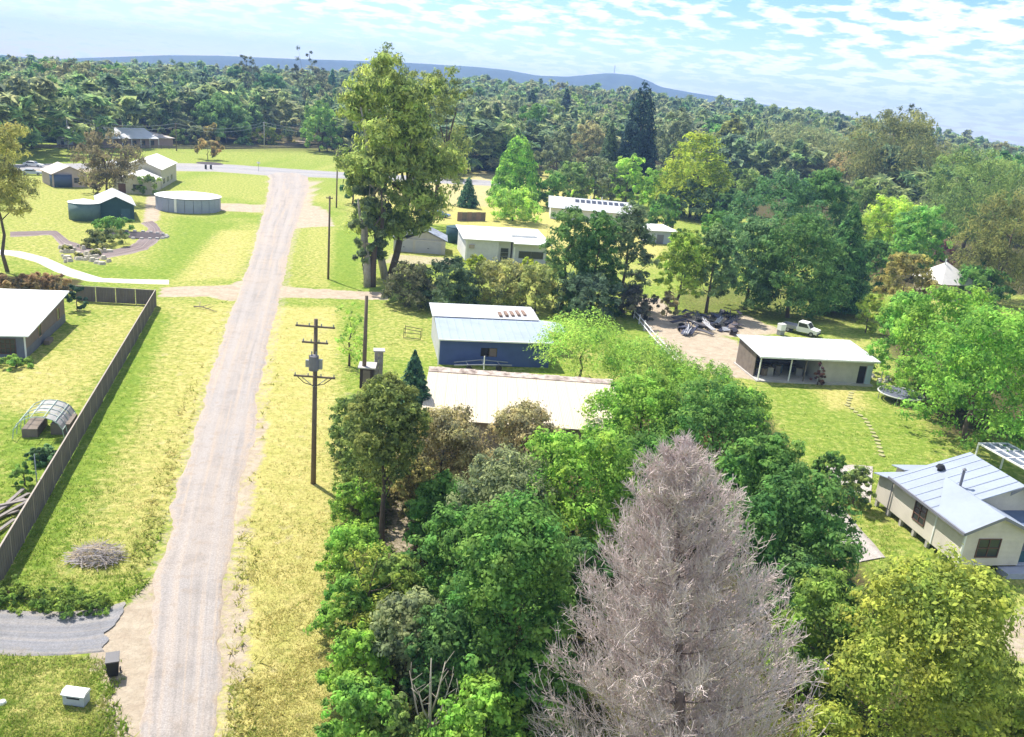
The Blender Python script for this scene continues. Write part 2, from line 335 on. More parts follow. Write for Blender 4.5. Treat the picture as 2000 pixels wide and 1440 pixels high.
# ---- gravel road: a crowned sheet with ragged edges; u runs across it
def along(P, step):
    seg = np.hypot(*np.diff(P, axis=0).T); s = np.concatenate([[0], np.cumsum(seg)]); n = int(s[-1]/step)
    q = np.linspace(0, s[-1], n); return np.stack([np.interp(q, s, P[:, k]) for k in (0, 1)], 1)
def sheet(name, L, Rr, m, z=.03, crown=.05, n=14, jit=.35, ragend=False):
    k = len(L); u = np.linspace(-1, 1, n); rr = np.random.default_rng(len(name)); 
    def rag():
        q = np.zeros(k)
        for wl, am in ((3, .45), (9, .6), (31, .9)): q = q+np.convolve(rr.normal(0, 1, k+2*wl), np.hanning(wl+2), 'same')[wl:wl+k]/math.sqrt(wl)*am*jit
        return q
    jl = rag(); jr = rag()
    d = Rr-L; d /= np.hypot(*d.T)[:, None]; eL = L+d*jl[:, None]; eR = Rr+d*jr[:, None]
    f = (u+1)/2; V = L[:, None, :]*(1-f)[None, :, None]+Rr[:, None, :]*f[None, :, None]
    V[:, 0] = eL; V[:, 1] = eL*.6+V[:, 2]*.4; V[:, -1] = eR; V[:, -2] = eR*.6+V[:, -3]*.4
    if ragend:
        dr_ = V[-1]-V[-2]; dr_ = dr_/np.maximum(np.hypot(*dr_.T)[:, None], 1e-6); amp = np.convolve(rr.normal(0, 1, n+14), np.hanning(9)/4, 'same')[7:n+7]*.35+rr.normal(0, .05, n)
        for q in range(min(7, k-2)): V[-1-q] = V[-1-q]+dr_*(amp*(1-q/7))[:, None]
    zz = z+crown*(1-u**2)[None, :]+np.zeros((k, 1)); zz = np.where(np.abs(u)[None, :] > .999, -.05, zz)
    vv = np.concatenate([V, zz[..., None]], -1).reshape(-1, 3); me = bpy.data.meshes.new(name)
    i = (np.arange(k-1)[:, None]*n+np.arange(n-1)[None, :]).reshape(-1); fs = np.stack([i, i+1, i+1+n, i+n], 1)
    me.from_pydata(vv.tolist(), [], fs.tolist()); a = me.attributes.new('across', 'FLOAT', 'POINT'); a.data.foreach_set('value', np.tile(u, k).astype(np.float32))
    me.polygons.foreach_set('use_smooth', [True]*len(me.polygons)); me.materials.append(m); return tag(link(name, me), kind='structure')
def gravel(name, base, alt, tan):
    m = bpy.data.materials.new(name); t, b = nodes(m); u = attr(t, 'across'); tcn = t.nodes.new('ShaderNodeTexCoord')
    sp = t.nodes.new('ShaderNodeSeparateXYZ'); t.links.new(tcn.outputs['Object'], sp.inputs[0]); cb = t.nodes.new('ShaderNodeCombineXYZ')
    t.links.new(mth('MULTIPLY', u, 4.2, t), cb.inputs[0]); t.links.new(mth('MULTIPLY', sp.outputs[1], .028, t), cb.inputs[1])
    st = noise(t, 1.5, 4, cb.outputs[0], .5); v = tcn.outputs['Object']; big = noise(t, .13, 4, v, .6); fi = noise(t, 11, 5, v, .85); sp2 = noise(t, 1.3, 4, v)
    c = rgbmix(t, ramp(t, big, .40, .60), base, alt); c = rgbmix(t, mth('MULTIPLY', ramp(t, noise(t, .42, 5, v, .7), .5, .68), .55, t), c, tuple(q*.66 for q in alt)); c = rgbmix(t, mth('MULTIPLY', ramp(t, st, .50, .66), .75, t), c, tan)
    c = rgbmix(t, ramp(t, mth('ADD', mth('ABSOLUTE', u, None, t), mth('MULTIPLY', mth('SUBTRACT', sp2, .5, t), .9, t), t), .72, 1.0), c, tan)
    tk = mth('POWER', 2.718, mth('MULTIPLY', mth('POWER', mth('DIVIDE', mth('SUBTRACT', mth('ABSOLUTE', u, None, t), .42, t), .15, t), 2, t), -1, t), t)
    c = rgbmix(t, mth('MULTIPLY', tk, mth('MULTIPLY', ramp(t, sp2, .25, .6), .55, t), t), c, tuple(min(1, q*1.22) for q in base))
    c = rgbmix(t, mth('MULTIPLY', ramp(t, sp2, .54, .70), .5, t), c, tuple(q*.72 for q in tan))
    c = rgbmix(t, mth('MULTIPLY', ramp(t, st, .44, .30), .35, t), c, tuple(q*.62 for q in base))
    c = rgbmix(t, .8, c, rgbmix(t, ramp(t, fi, .25, .75), (.5,)*3, (1.5,)*3), 'MULTIPLY')
    t.links.new(c, b.inputs['Base Color']); b.inputs['Roughness'].default_value = 1; b.inputs['Specular IOR Level'].default_value = .1
    bump(t, b, mth('ADD', fi, mth('MULTIPLY', st, .3, t), t), .8, .07); return m
GRAV = gravel('gravel', (.325, .295, .275), (.355, .31, .275), (.415, .335, .265))
GREYGRAV = gravel('grey_gravel', (.225, .225, .24), (.25, .245, .25), (.31, .28, .25))
Lr, Rr_ = along(RL, .7), along(RR, .7); k = min(len(Lr), len(Rr_))
f = np.linspace(0, 1, 700)
def reparam(P): return np.stack([np.interp(f, np.linspace(0, 1, len(P)), P[:, c]) for c in (0, 1)], 1)
sheet('road', reparam(Lr), reparam(Rr_), GRAV, jit=.22)
def strip(name, up, lo, m, **kw):
    a, b2 = along(pts(*up), .8), along(pts(*lo), .8); n = max(len(a), len(b2)); g = np.linspace(0, 1, n)
    rp = lambda P: np.stack([np.interp(g, np.linspace(0, 1, len(P)), P[:, c]) for c in (0, 1)], 1)
    return sheet(name, rp(a), rp(b2), m, **kw)
PALEROAD = gravel('pale_asphalt', (.29, .285, .30), (.32, .305, .30), (.38, .34, .29))
strip('cross_road', [(-60, 322), (200, 318), (345, 318), (450, 321), (560, 329), (700, 338), (1000, 352)], [(-60, 334), (200, 331), (345, 335), (420, 336), (520, 344), (640, 348), (1000, 366)], PALEROAD, z=.022, jit=.2)
strip('side_driveway', [(-60, 1186), (60, 1192), (130, 1194), (200, 1186), (238, 1177), (250, 1172)], [(-60, 1276), (60, 1283), (130, 1284), (150, 1283), (180, 1281), (198, 1279)], GREYGRAV, z=.012, jit=.15, crown=.03, n=26, ragend=True)
CPATH = gravel('path_concrete', (.56, .53, .49), (.60, .56, .51), (.50, .46, .40))
strip('footpath', [(-40, 484), (40, 490), (90, 502), (140, 524), (200, 543), (260, 545), (330, 546)], [(-40, 496), (20, 499), (70, 512), (115, 535), (170, 550), (260, 554), (330, 556)], CPATH, z=.04, jit=.03, n=6, crown=.01)
YPATH = gravel('worn_concrete', (.43, .39, .36), (.38, .34, .31), (.36, .31, .25))
strip('garden_path', [(1640, 985), (1690, 1040), (1735, 1088)], [(1600, 1000), (1630, 1060), (1670, 1100)], YPATH, z=.05, jit=.2, n=6, crown=.01)
strip('courtyard', [(1610, 908), (1660, 905), (1705, 908)], [(1620, 935), (1665, 960), (1700, 985)], YPATH, z=.045, jit=.2, n=6, crown=.01)
strip('mulch_path', [(20, 452), (110, 450), (135, 470), (200, 492), (260, 480), (290, 448), (275, 436)], [(20, 463), (100, 459), (120, 482), (200, 508), (290, 488), (322, 455), (300, 432)], gravel('mulch', (.17, .13, .125), (.22, .18, .175), (.33, .27, .24)), z=.03, jit=.25, n=8)
# stepping stones across the lawn behind the cream cottage: each one a flat stone
SP = along(pts((1662, 768), (1655, 793), (1690, 820), (1712, 858), (1722, 890)), .95); STONE = mat('flagstone', (.34, .325, .15), .95, .3)
lawn_stones = thing('stepping_stone_path', 'curving line of pale flat stepping stones across the green back lawn', 'stepping stones', (*SP[0], 0))
for i, (x, y) in enumerate(SP):
    mb = MB(); n = 7; rr = random.Random(i); r = [.30*rr.uniform(.8, 1.15) for _ in range(n)]
    P = [(x-SP[0][0]+r[k]*math.cos(6.283*k/n), y-SP[0][1]+r[k]*math.sin(6.283*k/n)) for k in range(n)]
    mb.add([(a, c, -.05) for a, c in P]+[(a, c, .09) for a, c in P], [tuple(range(n, 2*n))]+[(k, (k+1) % n, (k+1) % n+n, k+n) for k in range(n)]); mb.build('stone', STONE, lawn_stones)
# distant blue hills
def ridge(name, prof, dist, depth, mcol, seed):
    xs = np.linspace(prof[0][0], prof[-1][0], 220); top = np.interp(xs, [p[0] for p in prof], [p[1] for p in prof]); rr = np.random.default_rng(seed)
    V = []; rows = 9
    for j in range(rows):
        fr = j/(rows-1); D = dist-depth*(1-fr)
        for x, ty in zip(xs, top):
            d = FW*FPX+RT*(x-1000)-UP*(ty-720); hxy = math.hypot(d[0], d[1]); z = HC+d[2]/hxy*dist
            s = math.sin(fr*math.pi/2)**1.3*(1 if j == rows-1 else rr.uniform(.9, 1.0))
            V.append((d[0]/hxy*D, d[1]/hxy*D, max(z, 1)*s-(30 if j == 0 else 0)))
    n = len(xs)
    for x, ty in zip(xs, top):
        d = FW*FPX+RT*(x-1000)-UP*(ty-720); hxy = math.hypot(d[0], d[1]); V.append((d[0]/hxy*(dist+depth), d[1]/hxy*(dist+depth), -30))
    F = [(j*n+i, j*n+i+1, (j+1)*n+i+1, (j+1)*n+i) for j in range(rows) for i in range(n-1)]
    me = bpy.data.meshes.new(name); me.from_pydata(V, [], F); me.polygons.foreach_set('use_smooth', [True]*len(me.polygons)); me.materials.append(mcol); return tag(link(name, me), kind='structure')
HILLM = mat('forested_hill', (.055, .075, .04), 1, .6, .004)
ridge('hills', [(-250, 118), (60, 117), (180, 113), (330, 108), (430, 109), (560, 115), (700, 119), (800, 123), (880, 128), (930, 131), (990, 137), (1050, 148), (1110, 150), (1150, 146), (1190, 143), (1235, 147), (1265, 157), (1290, 170), (1350, 181), (1420, 192), (1560, 216), (1700, 243), (1900, 286), (2200, 330)], 3600, 900, HILLM, 3)
# ------------------------------------------------------------------ trees and shrubs
def unit(v): return v/np.maximum(np.linalg.norm(v, axis=-1, keepdims=True), 1e-9)
def leaves(cen, nor, size, rng, asp=.55, fold=.22, droop=0.0):
    n = len(cen); a = unit(np.cross(nor, rng.normal(size=(n, 3)))); a[:, 2] -= droop; a = unit(a); b = unit(np.cross(nor, a)); nn = unit(np.cross(a, b))
    s = size[:, None]
    return np.stack([cen-a*s, cen+b*s*asp+nn*s*fold, cen+a*s, cen-b*s*asp+nn*s*fold], 1)
def clump_cloud(lobes, n, rng, per=16, sig=.24, up=.35, shell=.8, lo=-.55):
    "lobes: rows (x, y, z, rx, rz). Sprays of leaves sit on and inside each lobe; sprays buried deep in another lobe are left out."
    L = np.array(lobes, float); area = L[:, 3]*(L[:, 3]+L[:, 4]); nc = max(int(n/per), 8)
    pick = rng.choice(len(L), nc*2, p=area/area.sum()); d = unit(rng.normal(size=(nc*2, 3))); d[:, 2] = np.where(d[:, 2] < lo, -d[:, 2], d[:, 2])
    r = np.where(rng.random(nc*2) < shell, rng.uniform(.74, 1.14, nc*2), rng.uniform(.3, .8, nc*2))
    S = np.stack([L[pick, 3], L[pick, 3], L[pick, 4]], 1); c = L[pick, :3]+d*S*r[:, None]
    keep = np.ones(len(c), bool)
    for row in L:
        q = (c-row[:3])/np.array([row[3], row[3], row[4]]); keep &= np.linalg.norm(q, axis=1) > .62
    keep |= r < .8
    c, d, pick = c[keep][:nc], d[keep][:nc], pick[keep][:nc]
    k = np.repeat(np.arange(len(c)), per); sg = sig*L[pick][:, 3]; e = rng.normal(size=(len(k), 3))*np.array([1, 1, .7])
    cen = c[k]+e*sg[k][:, None]; nor = unit(d[k]*.55+np.array([0, 0, up])+e*.75+rng.normal(size=(len(k), 3))*.38)
    tone = np.clip(rng.random(len(c))[k]*.7+rng.random(len(k))*.3, 0, 1); return cen, nor, tone
def dome_lobes(H, R, rng, base=.12, n=18, lr=.42, flat=1.0, top=.8):
    out = [(0, 0, H*.58, R*.62, H*.36)]
    for i in range(n):
        a = i*2.399+rng.uniform(-.3, .3); h = (i+.5)/n; z = H*(base+(.93-base)*h); prof = math.sin(math.pi*min(1, .22+.70*h)**.9)
        rr = R*prof*rng.uniform(.55, .84); q = R*lr*.92*rng.uniform(.75, 1.2)
        out.append((rr*math.cos(a), rr*math.sin(a), min(z, H-q*flat*.9), q, q*flat))
    return out
def gum_lobes(H, R, rng, n=16, base=.42):
    out = []
    for i in range(n):
        a = i*2.399+rng.uniform(-.5, .5); h = ((i+.5)/n); z = H*(base+(.97-base)*h); prof = .35+.75*math.sin(math.pi*min(1, .12+.8*h))
        rr = R*prof*rng.uniform(.25, .85); q = R*rng.uniform(.24, .42)*(1.12-.4*h); out.append((rr*math.cos(a), rr*math.sin(a), min(z, H-q*.7), q, q*.8))
    return out
def crown_mesh(kind, H, R, n, ls, seed, base=.1, tri=False):
    rng = np.random.default_rng(seed); lob = None; droop = 0; asp = .55
    if kind in ('broad', 'shrub'):
        lob = dome_lobes(H, R, rng, base if kind == 'broad' else .05, 20 if kind == 'broad' else 14, .36 if kind == 'broad' else .42); c, no, to = clump_cloud(lob, n, rng, 34, .15, .4)
    elif kind == 'gum':
        lob = gum_lobes(H, R, rng, 18, base); c, no, to = clump_cloud(lob, n, rng, 30, .20, .25, .72, -.8); droop = .55; asp = .32
    elif kind == 'sparse':
        lob = gum_lobes(H, R, rng, 14, base); c, no, to = clump_cloud(lob, n, rng, 9, .2, .25, .6, -.9); droop = .3; asp = .4
    elif kind in ('conifer', 'cone'):
        m = n; h = 1-np.sqrt(rng.random(m)*.97+.0); h = np.clip(h, 0, 1); a = rng.uniform(0, 6.283, m); tier = (h*13+.5*np.sin(a*3+seed)) % 1
        pr = np.minimum((1-h)**(.85 if kind == 'conifer' else .55), 1)*np.minimum(1, .55+h*5); jag = .62+.38*(1-tier) if kind == 'conifer' else .88+.12*np.sin(a*5+h*20)*np.sin(a*2-h*13)
        r = R*pr*jag*(1-.35*rng.random(m)**2); c = np.stack([r*np.cos(a), r*np.sin(a), H*(base+(1-base)*h)-r*.12*(kind == 'conifer')], 1)
        no = unit(np.stack([np.cos(a), np.sin(a), .7+0*a], 1)+rng.normal(size=(m, 3))*.5); to = np.clip(.5+.45*np.sin(a*4+h*22+seed)*np.cos(h*31-a)+rng.normal(size=m)*.25, 0, 1); lob = [(0, 0, H*.5, R*.2, H*.3)]
    elif kind == 'tier':          # golden cypress: flat shelves of foliage
        lob = []
        for i in range(8):
            h = i/7; rr = R*(1-.66*h**2.4)*.98; k = max(3, int(7*(1-h)+2))
            for j in range(k):
                a = 6.283*j/k+i*1.1; lob.append((rr*.66*math.cos(a), rr*.66*math.sin(a), H*(base+(.95-base)*h)+rng.uniform(-.02, .02)*H, R*.36*(1.1-.4*h), H*.034))
        lob.append((0, 0, H*.94, R*.34, H*.06)); c, no, to = clump_cloud(lob, n, rng, 14, .2, .9, .8, -.3)
    elif kind == 'fountain':      # arching fine sprays
        k = int(n/22); a = rng.uniform(0, 6.283, k); b0 = np.sqrt(rng.random(k))*R*.72; top = H*(1-.45*(b0/(R*.72))**2)*rng.uniform(.7, 1, k); s = np.linspace(.3, 1.12, 22)
        c = []; no = []; 
        for i in range(k):
            o = np.array([math.cos(a[i]), math.sin(a[i])]); out_ = rng.uniform(.25, .5)*R*.6; x = b0[i]+out_*s**2.2; z = top[i]*(1-(s-.8)**2*1.3)
            c.append(np.stack([o[0]*x, o[1]*x, z], 1)+rng.normal(size=(22, 3))*.06*R*.5); no.append(np.tile([o[0]*.6, o[1]*.6, .8], (22, 1)))
        c = np.concatenate(c); no = unit(np.concatenate(no)+rng.normal(size=c.shape)*.4); to = np.clip(np.repeat(rng.random(k), 22)*.7+rng.random(len(c))*.3, 0, 1); asp = .28; lob = [(0, 0, H*.4, R*.3, H*.2)]
    sz = ls*(.5+.95*rng.random(len(c))**1.3)*(1.32 if tri else 1); c[:, 2] = np.maximum(c[:, 2], ls*.4); Q = leaves(c, no, sz, rng, asp, .22, droop)
    return quads_mesh('crown', Q[:, :3] if tri else Q, LEAF, to), lob
def trunk_mesh(H, R, lob, seed, r0, m, limbs=7, lean=0.0, split=.38):
    rr = random.Random(seed); mb = MB(); top = H*.62; p = [(0, 0, -.2)]; 
    for i in range(1, 6):
        h = i/5; p.append((lean*R*h+rr.uniform(-.05, .05)*R, rr.uniform(-.05, .05)*R, top*h))
    mb.tube(p, [r0*(1.25-.95*i/5) for i in range(6)], 7)
    L = sorted(lob, key=lambda q: rr.random())[:limbs]
    for q in L:
        h0 = min(.95, max(split, rr.uniform(.4, .95)*q[2]/top if top > 0 else .5)); k = min(4, int(h0*5)); fr = h0*5-k
        s = [p[k][j]+(p[k+1][j]-p[k][j])*fr for j in range(3)]; e = (q[0], q[1], max(q[2], s[2]+.1*H)); mid = [(s[j]+e[j])/2+(0, 0, -.04*H)[j]+rr.uniform(-.04, .04)*R for j in range(3)]
        mb.tube([s, mid, e], [r0*.42, r0*.26, r0*.08], 5)
    return mb.mesh('trunk', m, True)
SEED = [100]
def tree(kind, cx, by, ty, wpx, col, label, name=None, cat=None, base=.1, ls=None, n=None, group=None, bark=None, limbs=6, lean=0, r0=None, H=None, stand=True, hmul=1):
    "one tree where the photograph shows its foot at (cx, by), its top at ty and a crown wpx wide"
    b = G(cx, by); SEED[0] += 7; sd_ = SEED[0]; H = (H or height(b, ty))*hmul; z_ = H*(.6 if stand else 0); x_ = cx
    for _ in range(3): x_ += cx-PX(b[0], b[1], z_); b = G(x_, by)
    m = mpp(b); R = wpx*m/2; area = 2*R*(H+R)
    ls = (ls*.72 if ls and m < .06 else ls) or max(.115, m*3.1); cover = (3.4 if m < .058 else 2.5) if kind not in ('gum', 'sparse') else (2.2 if kind == 'gum' else 1.2)
    n = n or int(np.clip(area*cover/(ls*ls*.8), 400, 20000))
    nm = name or {'broad': 'broadleaf_tree', 'shrub': 'shrub', 'gum': 'gum_tree', 'sparse': 'sapling', 'conifer': 'conifer_tree', 'cone': 'cypress_tree', 'tier': 'golden_cypress', 'fountain': 'weeping_shrub'}[kind]
    o = thing(nm, label, cat or ('shrub' if kind in ('shrub', 'fountain') else 'tree'), (b[0], b[1], 0), 0, group)
    me, lob = crown_mesh(kind, H, R, n, ls, sd_, base, m > .07); link('foliage' if kind in ('shrub', 'fountain') else 'crown', me, o, None, col)
    link('stem' if kind in ('shrub', 'fountain') else 'trunk', trunk_mesh(H, R, lob, sd_, r0 or max(.06, H*.017), bark or BARK, limbs, lean), o)
    return o
DG = (.052, .105, .034); MG = (.062, .125, .030); BG = (.105, .185, .030); LG = (.15, .24, .045); OL = (.092, .135, .044); GG = (.10, .125, .070); YG = (.15, .19, .022); BL = (.038, .085, .052); TN = (.155, .145, .085); OR = (.14, .132, .05); PU = (.075, .035, .045); GO = (.14, .172, .033)
# the planting between the road and the cream cottage (near)
near_group = 'trees and shrubs in the thick planting right of the road'
tree('shrub', 690, 1035, 945, 110, BG, 'bright green hedge shrub nearest the utility pole foot, topmost of the verge hedge', base=.03)
tree('shrub', 695, 1140, 1030, 135, BG, 'bright green hedge shrub beside the olive sapling on the verge edge', base=.03)
tree('shrub', 690, 1250, 1130, 135, (.085, .16, .03), 'mid green hedge shrub halfway down the verge hedge, left of the grey-leaved bush')
tree('shrub', 700, 1370, 1235, 140, BG, 'light green hedge shrub by the dry verge, second from the bottom of the picture')
tree('shrub', 705, 1500, 1330, 150, (.085, .16, .03), 'green hedge shrub cut by the bottom edge beside the dry verge')
tree('shrub', 760, 1500, 1360, 120, OL, 'olive bushy shrub at the bottom edge behind the verge hedge')
tree('sparse', 722, 1260, 1062, 130, GO, 'thin golden olive sapling standing in front of the bare pole-like trunk', base=.3, n=1500)
tree('shrub', 800, 1350, 1165, 165, GG, 'grey-green airy shrub above the bare pale sapling')
tree('broad', 745, 1062, 742, 150, (.095, .118, .038), 'slim tree with dark olive crown on a long straight bare trunk', base=.55, r0=.17, limbs=9, lean=-.05, stand=False)
tree('shrub', 690, 905, 770, 105, OL, 'olive shrub right of the crossarm pole, below the grey stone chimney')
tree('shrub', 712, 985, 865, 110, (.105, .14, .04), 'light olive shrub between the crossarm pole and the slim long-trunked tree')
tree('broad', 860, 1085, 930, 150, MG, 'mid green small tree right of the dry grass gap under the tan shrubs', base=.05)
tree('shrub', 775, 1240, 1090, 120, (.095, .14, .035), 'olive green shrub filling the planting right of the golden olive sapling')
tree('broad', 1060, 1450, 1255, 170, (.075, .15, .035), 'fresh green low tree at the left foot of the leafless conifer', base=.03)
tree('shrub', 935, 1500, 1330, 170, BG, 'bright green low shrub beneath the long pale leaning stem')
tree('shrub', 655, 1100, 1060, 40, BG, 'small bright tuft of hedge spilling onto the dry verge')
tree('conifer', 808, 850, 683, 125, BL, 'blue-green tiered young conifer at the left end of the pale cream roof', base=.02)
tree('sparse', 684, 715, 588, 75, LG, 'thin light green sapling just right of the crossarm pole top', base=.12, n=900)
tree('shrub', 865, 965, 800, 190, TN, 'tan brown dry-looking shrub in front of the pale roof, left one', name='dry_shrub')
tree('shrub', 1020, 955, 805, 175, TN, 'tan brown dry-looking shrub in front of the pale roof, right one', name='dry_shrub')
tree('shrub', 800, 1010, 880, 95, (.12, .115, .05), 'small brownish shrub above the dry grass gap by the long bare trunk')
tree('broad', 985, 1110, 895, 250, GG, 'grey-green tree in the middle of the planting below the tan shrubs')
tree('broad', 900, 1200, 1000, 190, MG, 'mid green leafy tree right of the dry grass gap', ls=.2)
tree('broad', 1000, 1370, 1000, 290, MG, 'large dense green tree left of the grey leafless conifer', n=28000, ls=.17)
tree('broad', 870, 1400, 1180, 150, DG, 'dark green small tree behind the bare pale sapling')
tree('broad', 1130, 1090, 850, 280, BG, 'bright green broad tree above the leafless conifer left shoulder', n=22000, ls=.19)
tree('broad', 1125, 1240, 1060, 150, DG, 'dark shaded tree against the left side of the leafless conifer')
tree('broad', 1255, 930, 735, 230, BG, 'bright green leafy tree at the right end of the pale cream roof', ls=.19)
tree('broad', 1395, 970, 755, 250, MG, 'green leafy tree left of the square back lawn', ls=.19)
tree('broad', 1270, 1040, 860, 200, MG, 'green tree directly behind the tip of the leafless conifer')
tree('shrub', 1398, 925, 800, 60, (.13, .06, .05), 'reddish copper-leaved shrub among the green trees left of the back lawn', name='copper_shrub')
tree('broad', 1490, 1070, 855, 210, MG, 'green tree between the back lawn corner and the leafless conifer', ls=.23)
tree('broad', 1565, 1170, 930, 230, (.05, .105, .03), 'dense dark green tree left of the concrete garden path', n=19000, ls=.19)
tree('shrub', 1545, 1240, 1090, 140, DG, 'deep green shrub touching the right side of the leafless conifer')
tree('broad', 1610, 1370, 1130, 190, (.09, .14, .03), 'olive green small tree between the leafless conifer and the golden bush')
tree('broad', 1812, 1530, 1108, 305, GO, 'huge rounded golden-olive bush in front of the cream cottage', n=44000, ls=.15, name='golden_bush', cat='bush', base=.02)
tree('shrub', 2010, 1580, 1380, 200, (.15, .19, .035), 'yellow-green bush cut by the bottom right corner')
tree('shrub', 1676, 990, 915, 66, OL, 'small olive shrub against the back left corner of the cream cottage')
tree('shrub', 1620, 960, 885, 70, MG, 'small green shrub left of the concrete courtyard')
tree('shrub', 810, 1072, 1020, 40, (.07, .05, .045), 'small dark purplish shrub alone on the dry grass gap', name='purple_shrub')
tree('fountain', 1140, 755, 605, 215, LG, 'bright green arching shrub at the right end of the blue shed', n=9000)
tree('fountain', 1265, 775, 655, 190, (.13, .21, .04), 'arching green shrub beside the white rail fence', n=8000)
tree('fountain', 1370, 800, 700, 170, BG, 'spreading green shrub at the lower end of the dirt yard', n=7000)
tree('shrub', 1450, 850, 760, 120, BG, 'green shrub at the left edge of the square back lawn')
# mid distance, right of the road
tree('shrub', 800, 600, 512, 105, (.062, .07, .045), 'dark hedge shrub at the left end of the hedge before the white house')
tree('shrub', 878, 605, 508, 120, (.055, .085, .05), 'dark blue-green hedge shrub in front of the grey garage')
tree('shrub', 975, 600, 510, 130, (.17, .18, .075), 'pale olive hedge shrub in front of the white house door', name='pale_shrub')
tree('shrub', 1050, 608, 520, 110, (.15, .17, .065), 'pale olive hedge shrub in front of the white house window', name='pale_shrub')
tree('shrub', 925, 525, 500, 55, YG, 'small yellow-green shrub at the front left corner of the white house')
tree('shrub', 1035, 540, 505, 50, YG, 'small yellow-green shrub below the wide window of the white house')
tree('broad', 1108, 605, 405, 118, (.065, .115, .04), 'green pointed tree right beside the white house', base=.03)
tree('broad', 1168, 610, 412, 120, DG, 'dark green pointed tree hiding the middle of the solar roof', base=.03)
tree('broad', 1228, 605, 398, 115, (.065, .095, .055), 'grey-green tree at the right end of the solar roof')
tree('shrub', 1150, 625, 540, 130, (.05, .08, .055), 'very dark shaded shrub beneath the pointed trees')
tree('shrub', 1240, 620, 560, 90, (.07, .075, .065), 'dark purplish shrub at the top end of the white rail fence')
tree('cone', 1012, 400, 262, 122, (.10, .19, .035), 'big bright green rounded cypress beyond the white house', base=.02)
tree('shrub', 1005, 432, 372, 115, LG, 'light green bush in front of the big rounded cypress')
tree('conifer', 915, 405, 345, 52, BL, 'small dark pointed conifer above the brown fence panel', base=.02)
tree('tier', 1362, 425, 266, 145, YG, 'golden yellow layered cypress right of the solar roof', base=.25)
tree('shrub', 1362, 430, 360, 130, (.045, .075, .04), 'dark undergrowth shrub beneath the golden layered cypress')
tree('broad', 1110, 400, 318, 90, (.09, .14, .05), 'green tree behind the left end of the solar roof')
tree('broad', 1165, 398, 312, 90, GG, 'grey-green rounded tree behind the middle of the solar roof')
tree('broad', 1228, 400, 305, 80, LG, 'light green tree behind the right end of the solar roof')
tree('cone', 1250, 385, 160, 100, (.016, .034, .036), 'tallest near-black conifer rising out of the wood', base=.03)
tree('conifer', 1190, 380, 235, 70, (.05, .08, .045), 'dark grey-green conifer left of the tallest black conifer', base=.03)
tree('conifer', 965, 335, 198, 78, (.035, .065, .04), 'dark conifer just right of the giant gum tree', base=.03)
tree('broad', 1520, 540, 342, 195, (.045, .095, .045), 'large rounded deep green tree above the white utility truck', n=9000)
tree('broad', 1606, 500, 335, 125, DG, 'dark green tree right of the large rounded deep green tree')
tree('broad', 1472, 605, 430, 135, (.06, .11, .05), 'green tree above the carport left end')
tree('broad', 1560, 620, 425, 175, (.055, .105, .035), 'dense green tree directly behind the white utility truck')
tree('conifer', 1655, 610, 395, 150, (.05, .105, .04), 'pointed green tree left of the orange-tinted tree', base=.05)
tree('broad', 1335, 610, 452, 105, (.13, .185, .035), 'yellow-green open tree above the junk heap', base=.25)
tree('broad', 1395, 612, 440, 95, (.075, .12, .055), 'slender green tree right of the yellow-green open tree', base=.2)
tree('shrub', 1306, 618, 570, 46, TN, 'clipped tan rounded shrub at the top of the dirt yard')
tree('broad', 1770, 620, 498, 110, OR, 'orange-tinted tree left of the pale pyramid roof')
tree('broad', 1745, 510, 392, 130, (.18, .25, .04), 'lime green tree above the pointed green tree')
tree('broad', 1800, 545, 400, 115, (.09, .18, .045), 'fresh green tree right of the lime green tree')
tree('shrub', 1850, 520, 470, 40, PU, 'small dark plum-leaved tree by the pale pyramid roof', name='plum_tree', cat='tree')
tree('shrub', 1855, 800, 560, 175, BG, 'large bright maple above the trampoline, second of the bright maples from the carport', n=12000, name='maple_tree', cat='tree')
tree('shrub', 1925, 868, 610, 225, (.095, .185, .03), 'largest bright green maple behind the trampoline', n=15000, name='maple_tree', cat='tree')
tree('shrub', 2035, 858, 590, 200, (.115, .20, .03), 'bright green maple cut by the right edge of the picture', n=12000, name='maple_tree', cat='tree')
tree('shrub', 1772, 745, 572, 125, (.10, .19, .035), 'bright maple nearest the carport, left of the other maples', n=9000, name='maple_tree', cat='tree')
tree('shrub', 1900, 800, 670, 100, MG, 'lower green tree hanging over the trampoline')
tree('shrub', 1700, 650, 575, 60, (.17, .22, .04), 'yellow-green shrub on the lawn left of the bright maples')
tree('gum', 1755, 430, 225, 195, (.105, .118, .048), 'olive gum with forked crown on the ridge skyline at right', base=.3)
tree('gum', 1560, 380, 248, 200, (.108, .128, .066), 'tan-leaved gum above the large rounded deep green tree', base=.25)
tree('gum', 1905, 500, 300, 210, OL, 'broad olive gum near the right edge above the pyramid roof', base=.2)
tree('gum', 1975, 585, 380, 170, (.10, .11, .04), 'olive gum against the right edge below the broad olive gum', base=.2)
tree('shrub', 1905, 590, 520, 110, MG, 'green shrub right of the pale pyramid roof')
tree('gum', 1850, 480, 350, 110, (.095, .115, .06), 'grey-olive gum between the lime tree and the broad olive gum', base=.2)
